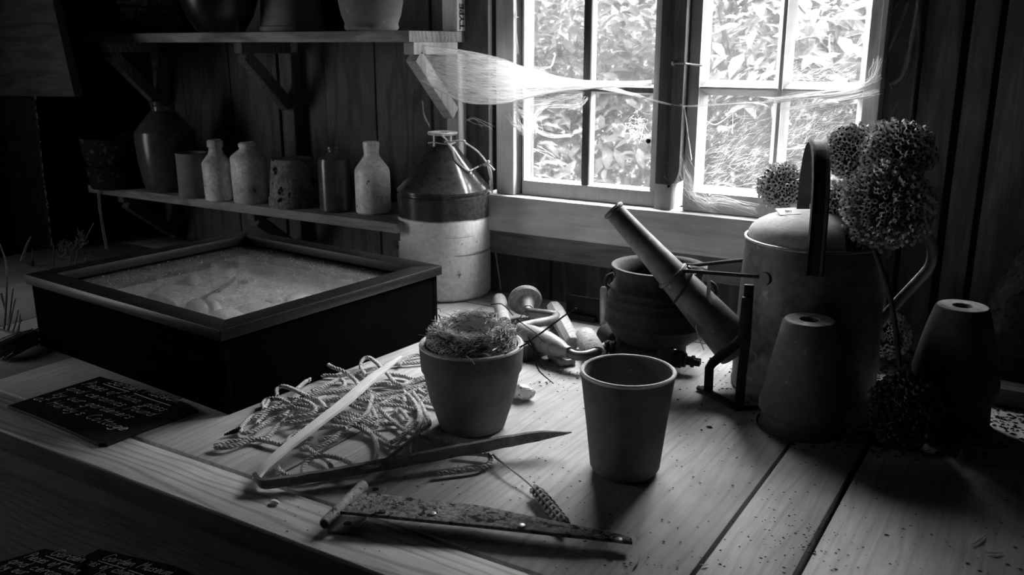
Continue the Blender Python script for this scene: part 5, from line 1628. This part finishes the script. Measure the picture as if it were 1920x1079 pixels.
# hoop on the wall
hp_ = [ony(x, y, 1.86) for x, y in ((150, 146), (172, 148), (192, 152), (212, 162), (232, 178), (252, 202), (268, 226), (276, 246))]
pp = spline(hp_, 5)
tag(MB().tube(pp, [.012 - .004 * abs(i / len(pp) - .5) for i in range(len(pp))], 10, flat=.6).build('sickle_blade', M['iron'], None, loc=pp[-1]), 'dark curved iron hoop hanging on the wall under the left end of the upper shelf', 'hoop')
# cord dangling from the lower shelf
cz = [ony(183, 356, 1.652), ony(186, 392, 1.652), ony(192, 432, 1.652), ony(199, 470, 1.652), ony(203, 490, 1.652)]
cz2 = [ony(186, 356, 1.652), ony(190, 400, 1.652), ony(197, 440, 1.652), ony(205, 488, 1.652)]
tag(MB().tube(spline(cz, 6), .0016, 5).tube(spline(cz2, 6), .0014, 5).tube([ony(182, 332, 1.655), ony(183, 345, 1.652), ony(184, 358, 1.652)], .0022, 6).build('hanging_string', M['cord'], None, loc=cz[0]), 'pale doubled string dangling from the left end of the lower shelf', 'string')
# dry stalks standing behind the display case
random.seed(14)
def stalk_bunch(name, label, specs, base_z, Y, mat, tufts):
    t = thing(name, (ony(specs[0][0][0], specs[0][0][1], Y).x, Y, base_z), label, 'dried plants')
    for sp_ in specs:
        P = [p for p in spline([ony(x, y, Y) for x, y in sp_], 5)]
        for p in P: p.z = max(p.z, .0028)
        MB().tube(P, [.0026 - .0016 * i / len(P) for i in range(len(P))], 6).build('stalk', M[mat], t)
    mm = MB()
    for x, y, r, n in tufts:
        c = ony(x, y, Y)
        for k in range(n):
            p = c + Vector((rnd(-1, 1), rnd(-.6, .6), rnd(-1, 1))) * px2m(c, r)
            d = Vector((rnd(-.5, .7), rnd(-.4, .4), rnd(.1, 1))).normalized()
            mm.tube([p, p + d * rnd(.008, .02)], [.0022, .0005], 4)
    if tufts: tag(mm.build('seed_tufts', M[mat], t, smooth=False), kind='stuff')
    return t
dk = M['straw_dark'] = plain('old_straw', .12, .4, 120, .95, .1, 0, .3)
stalk_bunch('dried_stalks', 'dried feathery seed stalks standing behind the left corner of the display case', [
    [(60, 680), (61, 500), (60, 465)], [(90, 650), (75, 520), (84, 485)], [(100, 660), (100, 500), (101, 460)], [(120, 640), (140, 500), (160, 450), (176, 418)],
    [(130, 640), (130, 500), (145, 448)], [(150, 650), (160, 500), (168, 478)]], 0, 1.40, 'straw_dark',
    [(120, 475, 16, 60), (140, 468, 14, 60), (155, 450, 10, 40), (164, 486, 6, 20), (62, 495, 5, 16)])
stalk_bunch('dried_grass', 'thin dry grass stems rising at the far left end of the bench', [
    [(4, 668), (12, 560), (12, 500), (4, 470), (-4, 450)], [(4, 668), (16, 610), (22, 560), (25, 541)], [(6, 668), (20, 600), (29, 560)], [(12, 660), (28, 610), (34, 582)],
    [(20, 655), (24, 630), (25, 620)], [(30, 640), (36, 610), (38, 590)], [(2, 550), (8, 575), (12, 590)], [(40, 490), (50, 460), (58, 444)], [(22, 650), (32, 620), (40, 600)]], 0, 1.02, 'straw_dark', [])
m = MB()
pc_ = [onz(0, 664, .012), onz(30, 648, .016), onz(62, 634, .014)]
for k in range(130):
    o_ = Vector((rnd(-.02, .02), rnd(-.02, .02), rnd(-.010, .016)))
    P = [p + o_ + Vector((rnd(-.004, .004), rnd(-.004, .004), rnd(-.002, .003))) for p in pc_]
    for q in P: q.z = max(q.z, .0016)
    m.tube(spline(P, 3), .0014, 4, cap=False)
tag(m.build('raffia_hank', M['hank'], None, loc=(pc_[1].x, pc_[1].y, 0), smooth=False), 'hank of pale raffia on the bench at the left end of the display case', 'raffia')

# ------------------------------------------------------------------ cobwebs
random.seed(44)
def Yu(x): 
    u = max(0, min(1, (x - 790) / 440))
    return 1.735 + (1.846 - 1.735) * u
def curve_at(pts, x):
    for (a, b_), (c, d) in zip(pts, pts[1:]):
        if a <= x <= c: return b_ + (d - b_) * (x - a) / (c - a)
    return pts[-1][1] if x > pts[-1][0] else pts[0][1]
TOP = [(790, 84), (860, 92), (930, 108), (985, 126), (1040, 141), (1090, 151), (1150, 154), (1222, 152)]
BOT = [(790, 150), (830, 172), (870, 190), (910, 196), (950, 192), (1000, 180), (1050, 171), (1090, 167), (1150, 163), (1222, 160)]
web = thing('cobweb', ony(1000, 160, 1.8), 'broad bright cobweb sheet stretched from the shelf end across the left sash', 'cobweb')
rings = []
for i in range(45):
    x = 790 + 432 * i / 44
    t_, b_ = curve_at(TOP, x), curve_at(BOT, x)
    rings.append([ony(x, t_ + (b_ - t_) * j / 9, Yu(x) + .012 * math.sin(j / 9 * 3.14) ) for j in range(10)])
MB().loft(rings, cap=False, closed=False).build('sheet', M['web_sheet'], web)
m = MB()
for k in range(190):
    v0, v1 = random.random(), None
    x0_ = rnd(790, 900) if k % 4 else rnd(900, 1050)
    x1_ = rnd(1090, 1222) if k % 3 else rnd(960, 1100)
    v1 = min(1, max(0, v0 + random.gauss(0, .18)))
    P = []
    for i in range(9):
        u = i / 8; x = x0_ + (x1_ - x0_) * u
        t_, b_ = curve_at(TOP, x), curve_at(BOT, x); v = v0 + (v1 - v0) * u
        P.append(ony(x, t_ + (b_ - t_) * v, Yu(x) + rnd(-.002, .012)))
    m.tube(P, rnd(.00006, .00014), 3, cap=False)
for k in range(240):
    x = rnd(795, 960); t_, b_ = curve_at(TOP, x), curve_at(BOT, x)
    y = rnd(t_, b_); L = rnd(20, 70)
    x2 = x + L; y2 = min(max(y + L * rnd(.25, .6), curve_at(TOP, x2)), curve_at(BOT, x2))
    m.tube([ony(x, y, Yu(x) + rnd(0, .01)), ony(x2, y2, Yu(x2) + rnd(0, .01))], rnd(.00007, .00016), 3, cap=False)
for edge, r in ((TOP, .0005), (BOT, .0009)):
    for j in range(3): m.tube(spline([ony(x, y + rnd(-1.5, 1.5), Yu(x)) for x, y in edge], 4), r, 4, cap=False)
tag(m.build('threads', M['web'], web, smooth=False), kind='stuff')
# torn ring of web below
def strands(name, label, lines, mat='web', cat='cobweb'):
    """lines: (pixel points, Y, radius, copies, spread)"""
    mm = MB()
    first = None
    for pts, Y, r, n, sp_ in lines:
        for k in range(n):
            P = [ony(x + random.gauss(0, sp_), y + random.gauss(0, sp_), (Y if not callable(Y) else Y(x)) + rnd(-.003, .003)) for x, y in pts]
            if first is None: first = P[0]
            mm.tube(spline(P, 4) if len(P) > 2 else P, r * rnd(.6, 1.2), 3, cap=False)
    o = mm.build(name, M[mat], None, loc=first, smooth=False)
    return tag(o, label, cat, kind='stuff')
YW = 1.852
strands('cobweb', 'torn ring of cobweb with an oval hole on the lower left panes', [
    ([(1102, 185), (1084, 197), (1040, 198), (1012, 208), (999, 226), (1004, 243), (1030, 253), (1070, 254)], YW, .0005, 9, 2.2),
    ([(958, 196), (985, 214), (998, 228), (1004, 243)], YW, .0003, 26, 7),
    ([(955, 205), (966, 222), (978, 244), (1000, 247)], YW, .0003, 16, 5),
    ([(960, 188), (1000, 192), (1050, 186), (1090, 182)], YW, .00025, 20, 5),
    ([(953, 216), (962, 232), (974, 243)], YW - .006, .0009, 5, 2.5),
    ([(966, 20), (968, 60), (966, 100)], YW, .0006, 5, 2.5), ([(962, 30), (972, 34)], YW, .0006, 3, 3),
    ([(1118, 0), (1119, 46)], YW, .0005, 3, 1.2), ([(1016, 130), (1034, 124), (1040, 104)], YW, .0004, 3, 1.5),
    ([(1005, 275), (1040, 290)], YW + .01, .0005, 4, 5), ([(1050, 385), (1060, 372), (1072, 362)], 1.862, .0005, 3, 1.5)])
strands('cobweb', 'single long cobweb line sagging across the centre post', [
    ([(1130, 160), (1160, 168), (1200, 181), (1240, 192), (1282, 200), (1340, 197), (1400, 193), (1460, 190), (1540, 180), (1600, 172), (1640, 158)], 1.838, .0007, 4, .9),
    ([(1283, 200), (1288, 230), (1293, 270), (1298, 300)], 1.838, .0005, 3, .8),
    ([(1282, 201), (1276, 195)], 1.838, .0005, 4, 2), ([(1100, 158), (1150, 168), (1200, 181)], 1.838, .0004, 14, 3)])
strands('cobweb', 'cobweb bundle draped across the lower panes of the right sash', [
    ([(1440, 190), (1500, 180), (1560, 175), (1610, 166), (1648, 145)], 1.842, .0004, 22, 3.5),
    ([(1465, 205), (1520, 198), (1580, 188), (1648, 172)], 1.842, .00035, 16, 3),
    ([(1322, 226), (1343, 234), (1370, 215), (1390, 200)], 1.848, .0006, 5, 1.2), ([(1374, 204), (1374, 225), (1372, 250)], 1.848, .0005, 3, 1),
    ([(1590, 165), (1625, 160), (1640, 140), (1648, 110)], 1.842, .0004, 12, 4), ([(1460, 282), (1500, 276), (1530, 270)], 1.848, .0006, 6, 2),
    ([(1475, 130), (1480, 135), (1490, 142)], 1.856, .0007, 6, 2), ([(1555, 65), (1556, 90), (1558, 104)], 1.87, .0008, 4, 1),
    ([(1330, 365), (1350, 345), (1380, 350)], 1.852, .0006, 4, 2), ([(1322, 385), (1350, 378), (1420, 392)], 1.848, .0004, 12, 5)])
mm = MB()
for k in range(900):
    x = rnd(1318, 1600); lo = 190 + 40 * math.sin(x * .02)
    y = 350 - abs(random.gauss(0, 70)) if x < 1450 else rnd(190, 360)
    if y < 180: continue
    a = math.radians(random.gauss(-25, 22)); L = rnd(8, 34)
    p = ony(x, y, 1.866); q = ony(min(x + L * math.cos(a), 1606), y + L * math.sin(a), 1.866 + rnd(-.003, .003))
    mm.tube([p, (p + q) / 2 + Vector((0, rnd(-.004, 0), rnd(-.003, .003))), q], rnd(.00006, .00015), 3, cap=False)
for k in range(160):
    x = rnd(1460, 1600); y = 152 - abs(random.gauss(0, 14)); a = math.radians(random.gauss(-10, 30)); L = rnd(6, 20)
    p = ony(x, y, 1.868); q = ony(min(1606, x + L), y + L * math.sin(a), 1.868)
    mm.tube([p, q], rnd(.0001, .00025), 3, cap=False)
o = mm.build('cobweb', M['web'], None, loc=ony(1400, 300, 1.866), smooth=False)
tag(o, 'thin matted cobweb film over the panes of the right sash', 'cobweb', kind='stuff')
mm = MB()
c = ony(1192, 235, 1.856)
for k in range(80):
    p = c + Vector((random.gauss(0, .012), rnd(-.004, .004), random.gauss(0, .014)))
    a = rnd(0, 6.3); q = p + Vector((math.cos(a) * rnd(.004, .014), rnd(-.002, .002), math.sin(a) * rnd(.004, .012)))
    r_ = q + Vector((rnd(-.008, .008), 0, rnd(-.008, .008)))
    mm.tube([p, q, r_], rnd(.0003, .0009), 4, cap=False)
tag(mm.build('cobweb', M['web'], None, loc=c, smooth=False), 'tangled white cobweb clump on the lower right pane of the left sash', 'cobweb', kind='stuff')
strands('cobweb', 'wispy cobweb threads hanging on the dark board right of the window', [
    ([(1720, 0), (1718, 30), (1708, 70), (1702, 110), (1690, 145), (1672, 158)], 1.880, .0003, 20, 2.6),
    ([(1705, 5), (1690, 40), (1674, 78), (1658, 110), (1648, 135)], 1.880, .00032, 7, 2.2),
    ([(1682, 5), (1668, 38), (1648, 72)], 1.880, .00025, 3, 1.5), ([(1700, 75), (1672, 92), (1648, 92)], 1.880, .0002, 5, 4),
    ([(1720, 30), (1722, 90), (1716, 150), (1708, 215), (1704, 236)], 1.886, .00022, 6, 2.5), ([(1640, 150), (1655, 146), (1660, 140)], 1.88, .0003, 7, 3),
    ([(1630, 175), (1650, 160), (1654, 158)], 1.86, .0003, 6, 3), ([(1668, 155), (1671, 168)], 1.88, .0006, 3, 1), ([(1660, 225), (1672, 208), (1686, 196)], 1.88, .0002, 4, 3)])
strands('cobweb', 'fine cobweb haze at the foot of the centre post beside the right sash', [
    ([(1275, 300), (1290, 340), (1310, 372), (1340, 392)], 1.845, .0002, 26, 9), ([(1262, 330), (1290, 360), (1330, 380)], 1.845, .0002, 14, 6)])
strands('cobweb', 'cobweb threads hanging below the shelf bracket by the flagon neck', [
    ([(792, 190), (796, 215), (806, 238)], 1.78, .0004, 4, 1.2), ([(815, 128), (840, 155), (858, 165)], 1.80, .0005, 5, 2),
    ([(822, 148), (845, 165), (872, 160)], 1.80, .0004, 6, 4), ([(875, 228), (888, 222), (920, 238)], 1.86, .0003, 6, 5)])

# ------------------------------------------------------------------ repeats carry a shared group
for o in bpy.data.objects:
    if 'label' not in o or 'category' not in o or 'group' in o: continue
    k = o.name.split('.')[0]
    g = {'stoneware_bottle': 'pale bottles on the lower shelf', 'flower_pot': 'terracotta flower pots', 'china_shard': 'pottery fragments in the display case',
         'slate': 'chalk-lettered slates', 'sooty_pot': 'nested sooty pots on the lower shelf', 'cobweb': 'cobwebs around the window', 'wall_shelf': 'shelves left of the window'}.get(k)
    if g: o['group'] = g
